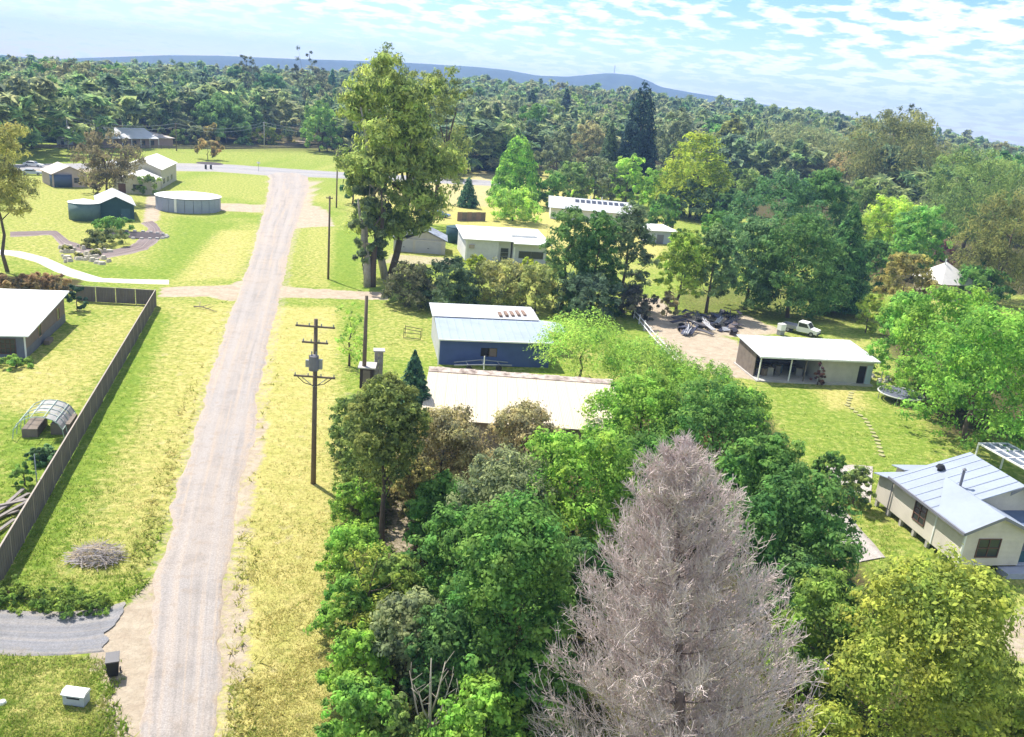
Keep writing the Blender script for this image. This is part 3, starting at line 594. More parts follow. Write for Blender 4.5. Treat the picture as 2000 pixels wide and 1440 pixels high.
for (x, y, tp, wd, cl, lb) in [(1082, 405, 338, 78, MG, 'green shrubby tree between the rounded cypress and the solar roof'), (1138, 392, 322, 70, LG, 'lime green tree behind the left half of the solar roof'), (1196, 392, 318, 76, (.085, .13, .055), 'soft green tree behind the right half of the solar roof'), (1285, 415, 335, 85, BG, 'bright green tree left of the golden layered cypress'), (1300, 450, 385, 80, MG, 'green tree at the right end of the solar house above the annex'), (1425, 440, 372, 85, DG, 'dark green tree right of the golden layered cypress'), (1400, 490, 415, 90, MG, 'mid green tree below the golden layered cypress'), (1455, 420, 330, 90, OL, 'olive tree behind the large rounded deep green tree on its left'), (1690, 470, 350, 110, OL, 'olive tree behind the pointed green tree'), (1660, 400, 300, 110, (.15, .13, .07), 'tan-olive tree above the pointed green tree'), (1700, 560, 470, 90, DG, 'dark green tree beside the orange-tinted tree'), (880, 350, 280, 70, (.10, .12, .05), 'olive tree at the right foot of the giant gum'), (1090, 350, 262, 85, GG, 'grey-green gum-like tree right of the rounded cypress top'), (1150, 345, 240, 85, (.13, .13, .07), 'tan-green tree left of the tallest black conifer'), (1320, 360, 215, 85, GG, 'grey-green tall tree right of the tallest black conifer'), (1040, 330, 205, 80, MG, 'green tree above the rounded cypress')]:
    tree('broad', x, y, tp, wd, cl, lb, base=.05)
# left side and along the far road
tree('gum', 15, 530, 235, 125, (.15, .155, .055), 'tall slim gum with dark bare trunk at the left edge by the footpath', base=.42, r0=.22, lean=-.1, stand=False)
tree('gum', 205, 395, 258, 112, (.088, .082, .055), 'brown-leaved gum standing among the village sheds', base=.32, r0=.25)
tree('shrub', 222, 455, 425, 70, MG, 'low green shrub in front of the dark green shed')
tree('shrub', 205, 478, 450, 75, (.08, .10, .045), 'low olive shrub beside the mulch bed')
tree('shrub', 285, 380, 345, 50, OL, 'olive shrub in front of the pale gabled building')
tree('shrub', 180, 378, 335, 40, (.10, .09, .06), 'brownish shrub between the tan cottage and the brown gum')
tree('conifer', 108, 278, 196, 56, (.028, .055, .055), 'dark blue-green conifer at the far left road', base=.03)
tree('broad', 118, 262, 165, 112, (.15, .125, .05), 'orange-olive tree behind the dark conifer at far left')
tree('broad', 335, 262, 163, 112, (.022, .04, .052), 'very dark rounded tree behind the long pink-walled house')
tree('broad', 235, 245, 168, 100, (.075, .13, .04), 'green tree left of the very dark rounded tree')
tree('broad', 440, 283, 188, 105, (.095, .16, .06), 'bright rounded tree right of the long pink-walled house')
tree('broad', 528, 262, 146, 82, (.055, .115, .05), 'tall green tree above the yellow roadside shrub')
tree('broad', 625, 300, 198, 85, (.10, .17, .04), 'light green tree at the left side of the giant gum')
tree('shrub', 640, 300, 235, 55, (.075, .075, .05), 'dark roadside tree left of the giant gum trunk')
tree('shrub', 385, 286, 248, 34, GG, 'grey-green small roadside tree right of the long house', name='roadside_tree', cat='tree')
tree('shrub', 412, 287, 244, 38, OR, 'orange-tinted small roadside tree above the round mulch and shadow patch', name='roadside_tree', cat='tree')
tree('shrub', 520, 286, 247, 52, YG, 'yellow roadside shrub at the far fence')
tree('shrub', 562, 284, 252, 40, (.16, .16, .045), 'olive-yellow roadside shrub right of the yellow one')
tree('shrub', 352, 284, 250, 36, OL, 'olive shrub at the right end of the long pink-walled house')
tree('shrub', 405, 312, 272, 50, (.16, .13, .06), 'small pinkish tree standing on the round dark mulch and shadow patch', name='street_tree', cat='tree')
tree('shrub', 30, 295, 235, 70, (.10, .10, .045), 'olive tree at the left edge above the parked white car')
tree('shrub', 690, 400, 305, 52, (.045, .095, .045), 'dark green shrub at the left foot of the giant gum', base=.02)
# hedge behind the white-roofed house at left, made of separate bushes
for i, (x, y, wd) in enumerate([(10, 572, 60), (58, 574, 60), (104, 576, 56)]):
    tree('shrub', x, y, 538, wd, (.13, .10, .06), ('brown clipped hedge bush at the left edge behind the white-roofed house', 'brown clipped hedge bush in the middle behind the white-roofed house', 'brown clipped hedge bush at the right end behind the white-roofed house')[i], name='hedge_bush', group='brown hedge behind the white-roofed house')
tree('shrub', 148, 606, 555, 40, (.03, .06, .045), 'dark green rounded shrub in the fence corner of the left yard')
tree('shrub', 30, 716, 697, 55, (.10, .17, .04), 'low green bush below the window of the white-roofed house')
tree('shrub', 78, 905, 872, 30, (.05, .09, .045), 'small clipped shrub by the long fence, upper of two')
tree('shrub', 45, 948, 905, 40, (.09, .16, .04), 'small clipped shrub by the long fence, lower of two')
for i, (x, y, wd, tp) in enumerate([(15, 1165, 70, 1128), (75, 1178, 75, 1140), (135, 1190, 80, 1145), (185, 1186, 60, 1150)]):
    tree('shrub', x, y, tp, wd, (.10, .15, .03), ('weedy green clump at the left picture edge beside the side driveway', 'weedy green clump second from the left edge beside the side driveway', 'weedy green clump third from the left edge beside the side driveway', 'weedy green clump nearest the gravel road beside the side driveway')[i], name='weed_clump', cat='weeds', group='weed clumps along the side driveway', hmul=.55, n=1800, ls=.12)

# the giant gum: several stems, hanging sprays, a second crown behind
def giant_gum(px, by, ty, wpx, col, label, seed, n, stems, base):
    b = G(px, by); H = height(b, ty); R = wpx*mpp(b)/2; rng = np.random.default_rng(seed); o = thing('giant_gum_tree', label, 'tree', (b[0], b[1], 0)); lob = []
    for i in range(46):
        h = rng.random(); a = rng.uniform(0, 6.283); prof = math.sin(math.pi*(.12+.74*h))**.65; rr = R*prof*math.sqrt(rng.random())*.9; q = R*rng.uniform(.18, .30); lob.append((rr*math.cos(a), rr*math.sin(a), H*(base+(.93-base)*h), q, q*.85))
    c, no, to = clump_cloud(lob, n, rng, 44, .21, .3, .7, -.8); c[:, 2] = np.minimum(c[:, 2], H)
    link('crown', quads_mesh('crown', leaves(c, no, .42*rng.uniform(.6, 1.25, len(c)), rng, .36, .22, .6), LEAF, to), o, None, col)
    rr = random.Random(seed)
    for i in range(stems):
        a = 6.28*i/stems+.4; mb = MB(); P = [(math.cos(a)*.5*stems*.3, math.sin(a)*.5*stems*.3, -.2)]
        for k in range(1, 7): P.append((math.cos(a)*R*(.1+.45*(k/6)**1.5)+rr.uniform(-.3, .3), math.sin(a)*R*(.1+.45*(k/6)**1.5)+rr.uniform(-.3, .3), H*.75*k/6))
        mb.tube(P, [.55*(1.15-k/6.6) for k in range(7)], 8)
        for j in range(5):
            q = rr.choice(lob); k = rr.randint(2, 5); mb.tube([P[k], [(P[k][d]+q[d])/2 for d in range(3)], q[:3]], [.2, .13, .04], 5)
        mb.build('trunk', (PALEBARK if i % 2 else BARK), o, True)
giant_gum(757, 545, 95, 236, (.145, .185, .055), 'giant spreading gum tree with several trunks towering beside the gravel road', 5, 34000, 2, .24)
giant_gum(722, 560, 330, 90, (.085, .115, .06), 'grey-green lower gum with twin dark trunks at the foot of the giant gum', 8, 5000, 2, .22)
giant_gum(835, 440, 125, 165, (.115, .145, .05), 'second tall gum crowded behind the giant gum on its right', 6, 10000, 1, .30)
giant_gum(745, 380, 86, 150, (.085, .115, .048), 'dark green gum top showing behind the giant gum', 7, 6000, 2, .3)

# leafless grey conifer: trunk, swept-up branches, a haze of twigs
def dead_conifer():
    b = G(1330, 1560); H = height(b, 862); x_ = 1330.0
    b = G(1322, 1560); H = height(b, 872); R = 262*.0262; tip = 0.0
    for _ in range(5): tip += (1328-PX(b[0]+tip, b[1], H))*mpp(b)*.8; rr = random.Random(4); rng = np.random.default_rng(4)
    o = thing('dead_conifer', 'large leafless grey-brown conifer with dense fine twigs in the foreground', 'tree', (b[0], b[1], 0))
    o.rotation_euler = (0, math.atan2(tip, H), 0)
    tw = mat('dead_twig', (.60, .50, .475), .95, .35, 1.5); bk = mat('dead_bark', (.28, .22, .20), .95, .4, 2)
    mb = MB(); mb.tube([(0, 0, -.2), (.1, 0, H*.3), (-.05, .08, H*.6), (0, 0, H*.98)], [.32, .22, .12, .02], 8); mb.build('trunk', bk, o, True)
    segs = []          # (p0, p1, r0, r1)
    nb = 300
    for i in range(nb):
        h = .05+.93*(i/nb)**.88; z = H*h; a = i*2.39996+rr.uniform(-.4, .4); L = R*(1.02*(1-h)**.66+.03)*rr.uniform(.82, 1.12); upw = .55+.75*h
        p0 = np.array([0, 0, z-L*.3]); d = np.array([math.cos(a), math.sin(a), upw*.55]); P = [p0]; m = 7
        for k in range(1, m+1):
            d = d/np.linalg.norm(d); d = d+np.array([0, 0, .07])+rng.normal(size=3)*.07; P.append(P[-1]+d/np.linalg.norm(d)*L*1.05/m)
        if i % 3 == 0: mb2 = MB(); mb2.tube([tuple(q) for q in P], [.058*(1-h*.6)*(1-k/m*.8) for k in range(m+1)], 5); mb2.build('branch', bk, o, True)
        for k in range(m): segs.append((P[k], P[k+1], .03*(1-h*.6)*(1-k/m*.75), .03*(1-h*.6)*(1-(k+1)/m*.75)))
        for j in range(int(17+32*(1-h))):          # side branchlets sweeping up and out, each with twigs
            k = rr.uniform(.15, 1)*m; q = int(min(k, m-1)); s = P[q]+(P[q+1]-P[q])*(k-q); fw = unit(P[q+1]-P[q]); sd2 = unit(np.cross(fw, rng.normal(size=3))); l2 = L*rr.uniform(.16, .32)*(1.15-.5*k/m)
            dd = unit(fw*.75+sd2*.75+np.array([0, 0, .45])); e1 = s+dd*l2*.5; e2 = e1+unit(dd+np.array([0, 0, .4])+rng.normal(size=3)*.2)*l2*.5; segs.append((s, e1, .014, .011)); segs.append((e1, e2, .011, .006))
            for y in range(4):
                s3 = s+(e2-s)*rr.uniform(.25, 1); e3 = s3+unit(dd*.7+rng.normal(size=3)*.6+np.array([0, 0, .4]))*rr.uniform(.18, .42); segs.append((s3, e3, .011, .006))
    S = np.array([np.concatenate([p, q]) for p, q, _, _ in segs]); A, B = S[:, :3], S[:, 3:]; r0 = np.array([s[2] for s in segs])[:, None]; r1 = np.array([s[3] for s in segs])[:, None]
    t = unit(B-A); u = unit(np.cross(t, np.array([.3, .2, .9]))); v = np.cross(t, u); ringA = [A+r0*(u*math.cos(x)+v*math.sin(x)) for x in (0, 2.094, 4.189)]; ringB = [B+r1*(u*math.cos(x)+v*math.sin(x)) for x in (0, 2.094, 4.189)]
    Q = np.concatenate([np.stack([ringA[k], ringA[(k+1) % 3], ringB[(k+1) % 3], ringB[k]], 1) for k in range(3)])
    tag(link('twigs', quads_mesh('twigs', Q, tw), o), kind='stuff')
dead_conifer()
def bare_sapling(px, by, tips, label, seed, r=.07):
    b = G(px, by); o = thing('bare_sapling', label, 'tree', (b[0], b[1], 0)); rr = random.Random(seed); m = MB(); m2 = MB(); Hs = tips[0][2]
    m.tube([(0, 0, -.1), (.05, .02, Hs*.4), (-.03, .05, Hs*.75), tips[0]], [r, r*.8, r*.55, r*.2], 6); m.build('trunk', PALEBARK, o, True)
    for t_ in tips[1:]:
        h = rr.uniform(.2, .6)*Hs; m2.tube([(0, 0, h), (t_[0]*.55, t_[1]*.55, h+(t_[2]-h)*.4), t_], [r*.6, r*.42, r*.12], 5)
        for k in range(5):
            f_ = rr.uniform(.5, 1); s = (t_[0]*f_, t_[1]*f_, h+(t_[2]-h)*f_); m2.tube([s, (s[0]+rr.uniform(-.5, .5), s[1]+rr.uniform(-.4, .4), s[2]+rr.uniform(.1, .6))], [r*.2, r*.08], 4)
    m2.build('branch', PALEBARK, o, True)
bare_sapling(832, 1490, [(-.1, .3, 5.2), (.9, .2, 4.6), (-1.0, .4, 4.4), (.5, .5, 4.9), (-.5, -.2, 3.9), (1.3, .3, 3.6)], 'pale bare sapling with forked white stem at the bottom edge', 3, .10)
bare_sapling(870, 1475, [(2.9, .9, 3.3), (3.2, 1.2, 2.6), (2.2, 1.3, 3.4), (2.9, .2, 2.2)], 'long pale dead stem leaning right beside the forked bare sapling', 5, .08)
# ------------------------------------------------------------------ buildings
def part(name, m, parent, f, sm=False): mb = MB(); f(mb); return mb.build(name, m, parent, sm)
def wallbox(p, m, x0, x1, y0, y1, z0, z1): return part('wall', m, p, lambda b: b.box(x0, x1, y0, y1, z0, z1))
def window(p, x0, x1, z0, z1, y, fm, side=-1, axis='x', nx=2, nz=2):
    "a framed window on a wall plane; side = direction it faces; axis x: wall along x at y, axis y: wall along y at x = y"
    def bx(b, a0, a1, c0, c1, d0, d1):
        lo, hi = sorted((y+side*d0, y+side*d1))
        b.box(a0, a1, lo, hi, c0, c1) if axis == 'x' else b.box(lo, hi, a0, a1, c0, c1)
    fr = MB(); t = .07
    bx(fr, x0-t, x1+t, z0-t, z0, -.02, .06); bx(fr, x0-t, x1+t, z1, z1+t, -.02, .06); bx(fr, x0-t, x0, z0, z1, -.02, .06); bx(fr, x1, x1+t, z0, z1, -.02, .06)
    for k in range(1, nx): xm = x0+(x1-x0)*k/nx; bx(fr, xm-.03, xm+.03, z0, z1, -.02, .05)
    for k in range(1, nz): zm = z0+(z1-z0)*k/nz; bx(fr, x0, x1, zm-.03, zm+.03, -.02, .045)
    o = fr.build('window', fm, p); g = MB(); bx(g, x0, x1, z0, z1, -.015, .012); g.build('pane', GLASS, o); return o
def house(name, label, cat, pa, pb, L=None):
    loc, rz, ln = frame(pa, pb); return thing(name, label, cat, loc, rz), ln

# cream cottage at right
Fp = G(1866, 1119); Bp = G(1705, 985); dv = Bp-Fp; rzR = math.atan2(dv[1], dv[0])-math.pi/2
o = thing('cottage', 'cream weatherboard cottage on stumps with blue-grey iron roof at the right edge', 'house', (Fp[0], Fp[1], 0), rzR)
E, FZ = 3.25, .55
b = MB(); b.prism([(0, FZ), (4.6, FZ), (4.6, E), (2.3, E+1.05), (0, E)], 0, 3.0); b.box(0, 9.5, 3.0, 8.3, FZ, E); b.build('wall', CREAM, o)
b = MB(); b.prism([(0, E+.002), (9.5, E+.002), (6.0, 5.15)], 3.0, 7.9); b.build('gable_wall', CREAM, o)
b = MB(); b.box(0, 6.5, 8.3, 10.1, FZ, 2.7); b.box(2.6, 6.2, 10.1, 11.8, FZ, 2.5); b.build('rear_wall', CREAM, o)
RB = mat('cottage_roof_iron', (.33, .37, .45), .5, .15, .35, 3.6, 'Y')
b = MB(); ov = .35
b.slab([(-ov, 2.6, E-.05), (6.0, 2.6, 5.3), (6.0, 8.5, 5.3), (-ov, 8.5, E-.05)], .08); b.slab([(6.0, 2.6, 5.3), (9.9, 2.6, E-.05), (9.9, 8.5, E-.05), (6.0, 8.5, 5.3)], .08); b.build('roof', RB, o)
b = MB(); b.slab([(-ov, -ov, E-.03), (2.3, -ov, E+1.16), (2.3, 6.0, E+1.16), (-ov, 2.59, E-.03)], .07); b.slab([(2.3, -ov, E+1.16), (4.6+ov, -ov, E-.03), (4.6+ov, 2.59, E-.03), (2.3, 6.0, E+1.16)], .07); b.build('front_gable_roof', RB, o)
b = MB(); b.slab([(-ov, 8.52, 3.02), (6.8, 8.52, 3.6), (6.8, 10.4, 2.85), (-ov, 10.4, 2.62)], .07); b.slab([(2.3, 10.41, 2.86), (6.5, 10.41, 2.86), (6.5, 12.1, 2.55), (2.3, 12.1, 2.55)], .07); b.build('rear_roof', RB, o)
for i in range(6): y = 3.3+i*.95; part('roof_rib', RB, o, lambda b: b.slab([(-ov, y, E-.015), (5.95, y, 5.325), (5.95, y+.06, 5.325), (-ov, y+.06, E-.015)], .05))
TRIM = mat('grey_trim', (.20, .20, .23), .6)
b = MB(); b.box(-ov-.12, -ov, 2.4, 8.5, E-.24, E-.05); b.box(-ov-.12, -ov, -ov, 2.39, E-.24, E-.05); b.build('gutter', TRIM, o)
for sx in (-1, 1):
    b = MB(); x0 = -ov if sx < 0 else 4.6+ov; b.add([(x0, -ov-.03, E-.24), (2.3, -ov-.03, E+.96), (2.3, -ov-.03, E+1.19), (x0, -ov-.03, E-.0), (x0, -ov, E-.24), (2.3, -ov, E+.96), (2.3, -ov, E+1.19), (x0, -ov, E)], [(0, 1, 2, 3), (7, 6, 5, 4), (0, 4, 5, 1), (3, 2, 6, 7), (0, 3, 7, 4), (1, 5, 6, 2)]); b.build('bargeboard', TRIM, o)
b = MB(); b.add([(4.96, 2.55, 4.55), (6.0, 2.55, 5.1), (6.0, 2.55, 5.34), (4.96, 2.55, 4.82), (4.96, 2.59, 4.55), (6.0, 2.59, 5.1), (6.0, 2.59, 5.34), (4.96, 2.59, 4.82)], [(0, 1, 2, 3), (7, 6, 5, 4), (0, 4, 5, 1), (3, 2, 6, 7)]); b.add([(6, 2.55, 5.1), (9.9, 2.55, E-.25), (9.9, 2.55, E), (6, 2.55, 5.34), (6, 2.59, 5.1), (9.9, 2.59, E-.25), (9.9, 2.59, E), (6, 2.59, 5.34)], [(0, 1, 2, 3), (7, 6, 5, 4), (0, 4, 5, 1), (3, 2, 6, 7)]); b.build('bargeboard', TRIM, o)
b = MB(); b.slab([(4.62, .3, 2.75), (9.6, .3, 2.75), (9.6, 2.98, 3.2), (4.62, 2.98, 3.2)], .07); b.build('verandah_roof', mat('verandah_iron', (.10, .14, .22), .55, .2), o)
b = MB(); b.box(4.62, 9.6, .1, 2.98, .45, .56); b.box(3.2, 9.6, -.9, .08, .0, .42); b.build('deck', mat('deck', (.36, .38, .44), .8, .25), o)
for x in (7.0, 9.4): part('verandah_post', WHITE, o, lambda b: b.box(x-.05, x+.05, .36, .46, .56, 2.72))
b = MB(); b.box(4.85, 9.4, .38, .42, .56, 1.4); b.build('balustrade', mat('teal_panel', (.03, .09, .13), .6), o)
window(o, 4.1, 5.35, 1.35, 2.75, 0, BROWNF, -1, 'y', 2, 3); window(o, 1.15, 2.75, 1.25, 2.55, 0, BROWNF, -1, 'x', 2, 2); window(o, 5.9, 7.3, 1.3, 2.5, 3.0, BROWNF, -1, 'x', 2, 1)
for y in (0, 2.94): part('corner_board', WHITE, o, lambda b: b.box(-.05, .09, y-.04, y+.08, FZ, E))
part('downpipe', WHITE, o, lambda b: b.tube([(-.1, -.12, .1), (-.1, -.12, E-.2)], .05)); part('downpipe', TRIM, o, lambda b: b.tube([(-.1, 8.2, .1), (-.1, 8.2, 3.0)], .05))
for i in range(7): part('stump', CONC, o, lambda b: b.box(.03, .28, .1+i*1.6, .35+i*1.6, -.1, FZ))
def slope(x): return E-.05+(5.35-E)*(x+ov)/(6+ov)
b = MB(); b.box(2.2, 2.75, 4.3, 4.75, slope(2.3)-.05, slope(2.75)+.04); fl = b.build('flue', TRIM, o); part('flue_pipe', TRIM, fl, lambda b: b.tube([(2.5, 4.55, slope(2.5)-.1), (2.5, 4.55, slope(2.5)+1.45)], .10, 10)); part('flue_cap', TRIM, fl, lambda b: b.cyl((2.5, 4.55), .17, slope(2.5)+1.45, slope(2.5)+1.6, 12, .05))
b = MB(); z = slope(2.9); b.cyl((2.9, 7.4), .20, z-.1, z+.18, 14); b.cyl((2.9, 7.4), .36, z+.18, z+.42, 14, .22); b.build('roof_vent', BLACK, o)

# glazed pergola beside the cottage
A, B_, D_ = G(1912, 866, 2.5), G(1966, 866, 2.5), G(2012, 944, 2.5); ex = B_-A; lx = float(np.hypot(*ex[:2])); o2 = thing('glass_pergola', 'flat pergola of white frame and grey glass panes beside the cream cottage', 'pergola', (A[0], A[1], 0), math.atan2(ex[1], ex[0]))
dy_ = D_-A; ly = -abs(-math.sin(o2.rotation_euler[2])*dy_[0]+math.cos(o2.rotation_euler[2])*dy_[1]); lx = max(lx, 3.0)
b = MB(); nx_, ny_ = 3, 5
for i in range(nx_+1): x = lx*i/nx_; b.box(x-.05, x+.05, ly-.05, .05, 2.42, 2.56)
for j in range(ny_+1): y = ly*j/ny_; b.box(-.05, lx+.05, y-.045, y+.045, 2.41, 2.55)
b.build('frame', WHITE, o2); PG = mat('grey_glass', (.13, .15, .20), .25, .2, spec=.5)
for i in range(nx_):
    for j in range(ny_): part('pane', PG, o2, lambda b: b.box(lx*i/nx_+.055, lx*(i+1)/nx_-.055, ly*(j+1)/ny_+.05, ly*j/ny_-.05, 2.46, 2.48))
for x in (0, lx):
    for y in (0, ly): part('post', WHITE, o2, lambda b: b.box(x-.06, x+.06, y-.06, y+.06, 0, 2.41))

# pale cream roof in the foreground planting
A, B_ = G(838, 716, 4.3), G(1197, 742, 4.3); d = B_-A; lx = float(np.hypot(*d[:2])); o = thing('long_house', 'long low house under a wide plain pale cream roof behind the tan shrubs', 'house', (A[0], A[1], 0), math.atan2(d[1], d[0]))
dep = 10.5; b = MB(); b.box(.5, lx-.5, -dep+.5, -.6, 0, 3.1); b.build('wall', TAN, o)
nsh = 19
for i in range(nsh):      # roof laid in separate lapped sheets
    x0, x1 = lx*i/nsh, lx*(i+1)/nsh-.015; zz = .006*(i % 2); part('roof_sheet', CREAMROOF, o, lambda b: b.slab([(x0, -dep, 3.3+zz), (x1, -dep, 3.3+zz), (x1, -.62, 4.05+zz), (x0, -.62, 4.05+zz)], .05))
b = MB(); n = 24
for i in range(n): x0, x1 = lx*i/n, lx*(i+1)/n; z0 = 4.16+.03*math.sin(i*1.7); b.slab([(x0, -.7, 4.12), (x1, -.7, 4.12), (x1, .15, z0+.12), (x0, .15, z0+.12)], .1)
b.build('ridge_flashing', mat('weathered_flashing', (.50, .42, .36), .9, .7, 1.4, stain=(.16, .12, .10)), o)
b = MB(); b.box(.3, lx-.3, .02, .14, 3.0, 4.1); b.build('back_wall', TAN, o)

# blue shed
loc, rz, L0 = frame((857, 712), (1050, 718)); o = thing('blue_shed', 'dark blue metal shed with a pale blue gable roof among the shrubs', 'shed', loc, rz); BLUE = mat('blue_steel', (.085, .125, .31), .6, .2, .8, 4, 'X'); W, Dp = 12.2, 11.0
b = MB(); b.box(0, 4.5, 0, .12, 0, 3.0); b.box(6.3, W, 0, .12, 0, 3.0); b.box(4.5, 6.3, 0, .12, 0, 1.05); b.box(4.5, 6.3, 0, .12, 2.05, 3.0); b.build('front_wall', BLUE, o)
b = MB(); b.prismx([(.13, 0), (Dp, 0), (Dp, 3.95), (6.2, 3.62), (.13, 3.0)], 0, .12); b.build('end_wall', mat('end_wall_iron', (.50, .50, .52), .6, .3), o); b = MB(); b.prismx([(.13, 0), (Dp, 0), (Dp, 3.95), (6.2, 3.62), (.13, 3.0)], W-.12, W); b.build('end_wall', mat('end_wall_iron', (.50, .50, .52), .6, .3), o); part('back_wall', BLUE, o, lambda b: b.box(.13, W-.13, Dp-.12, Dp-.005, 0, 3.0))
part('front_roof', ROOFB, o, lambda b: b.slab([(-.2, -.35, 2.98), (W+.3, -.35, 2.98), (W+.3, 6.2, 3.72), (-.2, 6.2, 3.72)], .06)); part('back_roof', ROOFW, o, lambda b: b.slab([(-.45, 6.05, 3.84), (W-.2, 6.05, 3.84), (W-.2, Dp+.3, 4.12), (-.45, Dp+.3, 4.12)], .06))
for i in range(14): part('roof_rib', ROOFB, o, lambda b: b.slab([(.2+i*.9, -.34, 3.015), (.26+i*.9, -.34, 3.015), (.26+i*.9, 6.0, 3.745), (.2+i*.9, 6.0, 3.745)], .05))
part('window', DARK, o, lambda b: b.box(4.5, 5.4, .1, .3, 1.05, 2.05)); part('curtain', mat('curtain_brown', (.20, .15, .13), .9), o, lambda b: b.box(5.45, 6.25, .02, .06, 1.08, 2.0)); part('gutter', WHITE, o, lambda b: b.box(-.2, W+.3, -.47, -.36, 2.84, 2.99)); part('downpipe', WHITE, o, lambda b: b.tube([(-.12, -.3, 0), (-.12, -.3, 2.84)], .06))
rr = random.Random(5)
for i in range(5): part('roof_batten', mat('rusty_iron', (.25, .17, .13), .9, .4), o, lambda b: b.box(7.4+i*.75, 7.75+i*.75, 6.6+i*.2, 8.3+.3*i, 3.9, 4.12+.04*(i % 2)))
part('lean_to_roof', mat('clear_sheet', (.45, .52, .60), .35, .2), o, lambda b: b.slab([(W+.32, 5.2, 2.9), (W+3.2, 5.2, 2.6), (W+3.2, 9.5, 2.7), (W+.32, 9.5, 3.0)], .04)); 
for x, y in ((W+3.1, 5.3), (W+3.1, 9.3)): part('lean_to_post', STEEL, o, lambda b: b.tube([(x, y, 0), (x, y, 2.58)], .05))
# boat trailer frame in front of the shed
loc, rz, _ = frame((885, 716), (1000, 716)); t_ = thing('trailer_frame', 'pale bare trailer frame standing against the blue shed front', 'trailer', (loc[0]+.2, loc[1]-1.4, 0), rz)
part('chassis', STEEL, t_, lambda b: (b.tube([(0, 0, .6), (3.2, -.3, .75), (6.4, 0, .6)], .06), b.tube([(.2, 1, .6), (3.2, .8, .95), (6.2, 1, .6)], .06), b.tube([(3.2, -.3, .7), (3.2, .9, .9)], .06), b.tube([(1.5, -.1, .65), (1.5, .9, .7)], .05), b.tube([(5, -.1, .65), (5, .9, .7)], .05)))
part('upright', WHITE, t_, lambda b: b.tube([(3.2, -.3, .2), (3.2, -.25, 1.7)], .07)); 
for x in (1.6, 4.9): part('wheel', BLACK, t_, lambda b: b.tube([(x, -.32, .32), (x, -.12, .32)], .32, 14)); 
# chimney and dark tank stand left of the pale roof
c = G(738, 742); o = thing('stone_chimney', 'weathered grey stone chimney stack at the left of the blue-green conifer', 'chimney', (c[0], c[1], 0), .2)
for i in range(9):
    for k in range(2): part('stone', mat('chimney_stone', (.34, .31, .29), .95, .5, 2), o, lambda b: b.box(-.42+(.0 if (i+k) % 2 else .02)+k*.43, -.02+k*.45, -.4-.02*(i % 2), .4+.015*(k+i % 3), i*.34, i*.34+.325))
part('cap', CONC, o, lambda b: b.box(-.55, .58, -.52, .52, 3.07, 3.2))
c = G(716, 760); o = thing('garden_shed', 'small dark garden shed with pale flat roof tucked beside the stone chimney', 'shed', (c[0], c[1], 0), .1); part('wall', mat('dark_timber', (.06, .045, .045), .9), o, lambda b: b.box(-.7, .6, 0, 1.6, 0, 2.1)); part('roof', CONC, o, lambda b: b.box(-.9, .8, -.2, 1.8, 2.102, 2.22)); part('door', TIMBER, o, lambda b: b.box(-.4, .3, -.04, -.003, 0, 1.9))

# carport shed at the back lawn
loc, rz, L0 = frame((1478, 744), (1698, 753)); o = thing('carport_shed', 'white-roofed carport shed with open dark bays and a grey room at its right end', 'shed', loc, rz); Dp = 6.6; GREYW = mat('grey_board', (.55, .52, .49), .8, .25, .9, 3, 'X')
part('slab', CONC, o, lambda b: b.box(-.2, L0+.2, -.4, Dp, -.1, .16)); part('roof', ROOFW, o, lambda b: b.slab([(-.35, -.45, 3.05), (L0+.45, -.45, 3.05), (L0+.45, Dp+.2, 3.55), (-.35, Dp+.2, 3.55)], .07)); part('fascia', WHITE, o, lambda b: b.box(-.35, L0+.45, -.53, -.46, 2.86, 3.04))
for i in range(15): part('roof_rib', ROOFW, o, lambda b: b.slab([(.1+i*.95, -.44, 3.09), (.17+i*.95, -.44, 3.09), (.17+i*.95, Dp+.18, 3.59), (.1+i*.95, Dp+.18, 3.59)], .05))
rx = L0*.535; b = MB(); b.box(rx, L0*.875, 0, .1, .165, 2.95); b.box(L0*.875, L0*.945, 0, .1, 2.3, 2.95); b.box(L0*.945, L0, 0, .1, .165, 2.95); b.box(rx, rx+.1, .11, Dp-.3, .165, 3.0); b.build('front_wall', GREYW, o)
b = MB(); b.box(L0-.1, L0, .11, Dp-.3, .165, 3.0); b.box(0, L0, Dp-.29, Dp-.2, .165, 3.3); b.build('back_wall', GREYW, o); part('side_wall', TIMBER, o, lambda b: b.box(-.02, .06, 1.2, Dp-.3, .165, 3.1))
part('doorway', DARK, o, lambda b: b.box(L0*.877, L0*.943, .11, .3, .165, 2.3)); part('sliding_door', mat('blue_white_door', (.42, .50, .60), .5), o, lambda b: b.box(L0*.945, L0*.995, -.06, -.004, .2, 2.4))
for x in (.05, L0*.27, L0*.40, L0*.53): part('post', WHITE if x != L0*.40 else TIMBER, o, lambda b: b.box(x-.06, x+.06, -.12, 0, .16, 2.95))
rr = random.Random(9)
for i in range(4): part('shelf', TIMBER, o, lambda b: b.box(.5, rx-.6, 4.6, 5.4, .6+i*.55, .66+i*.55))
jc = [(.20, .17, .16), (.30, .28, .26), (.11, .10, .13), (.25, .19, .14), (.10, .14, .18)]
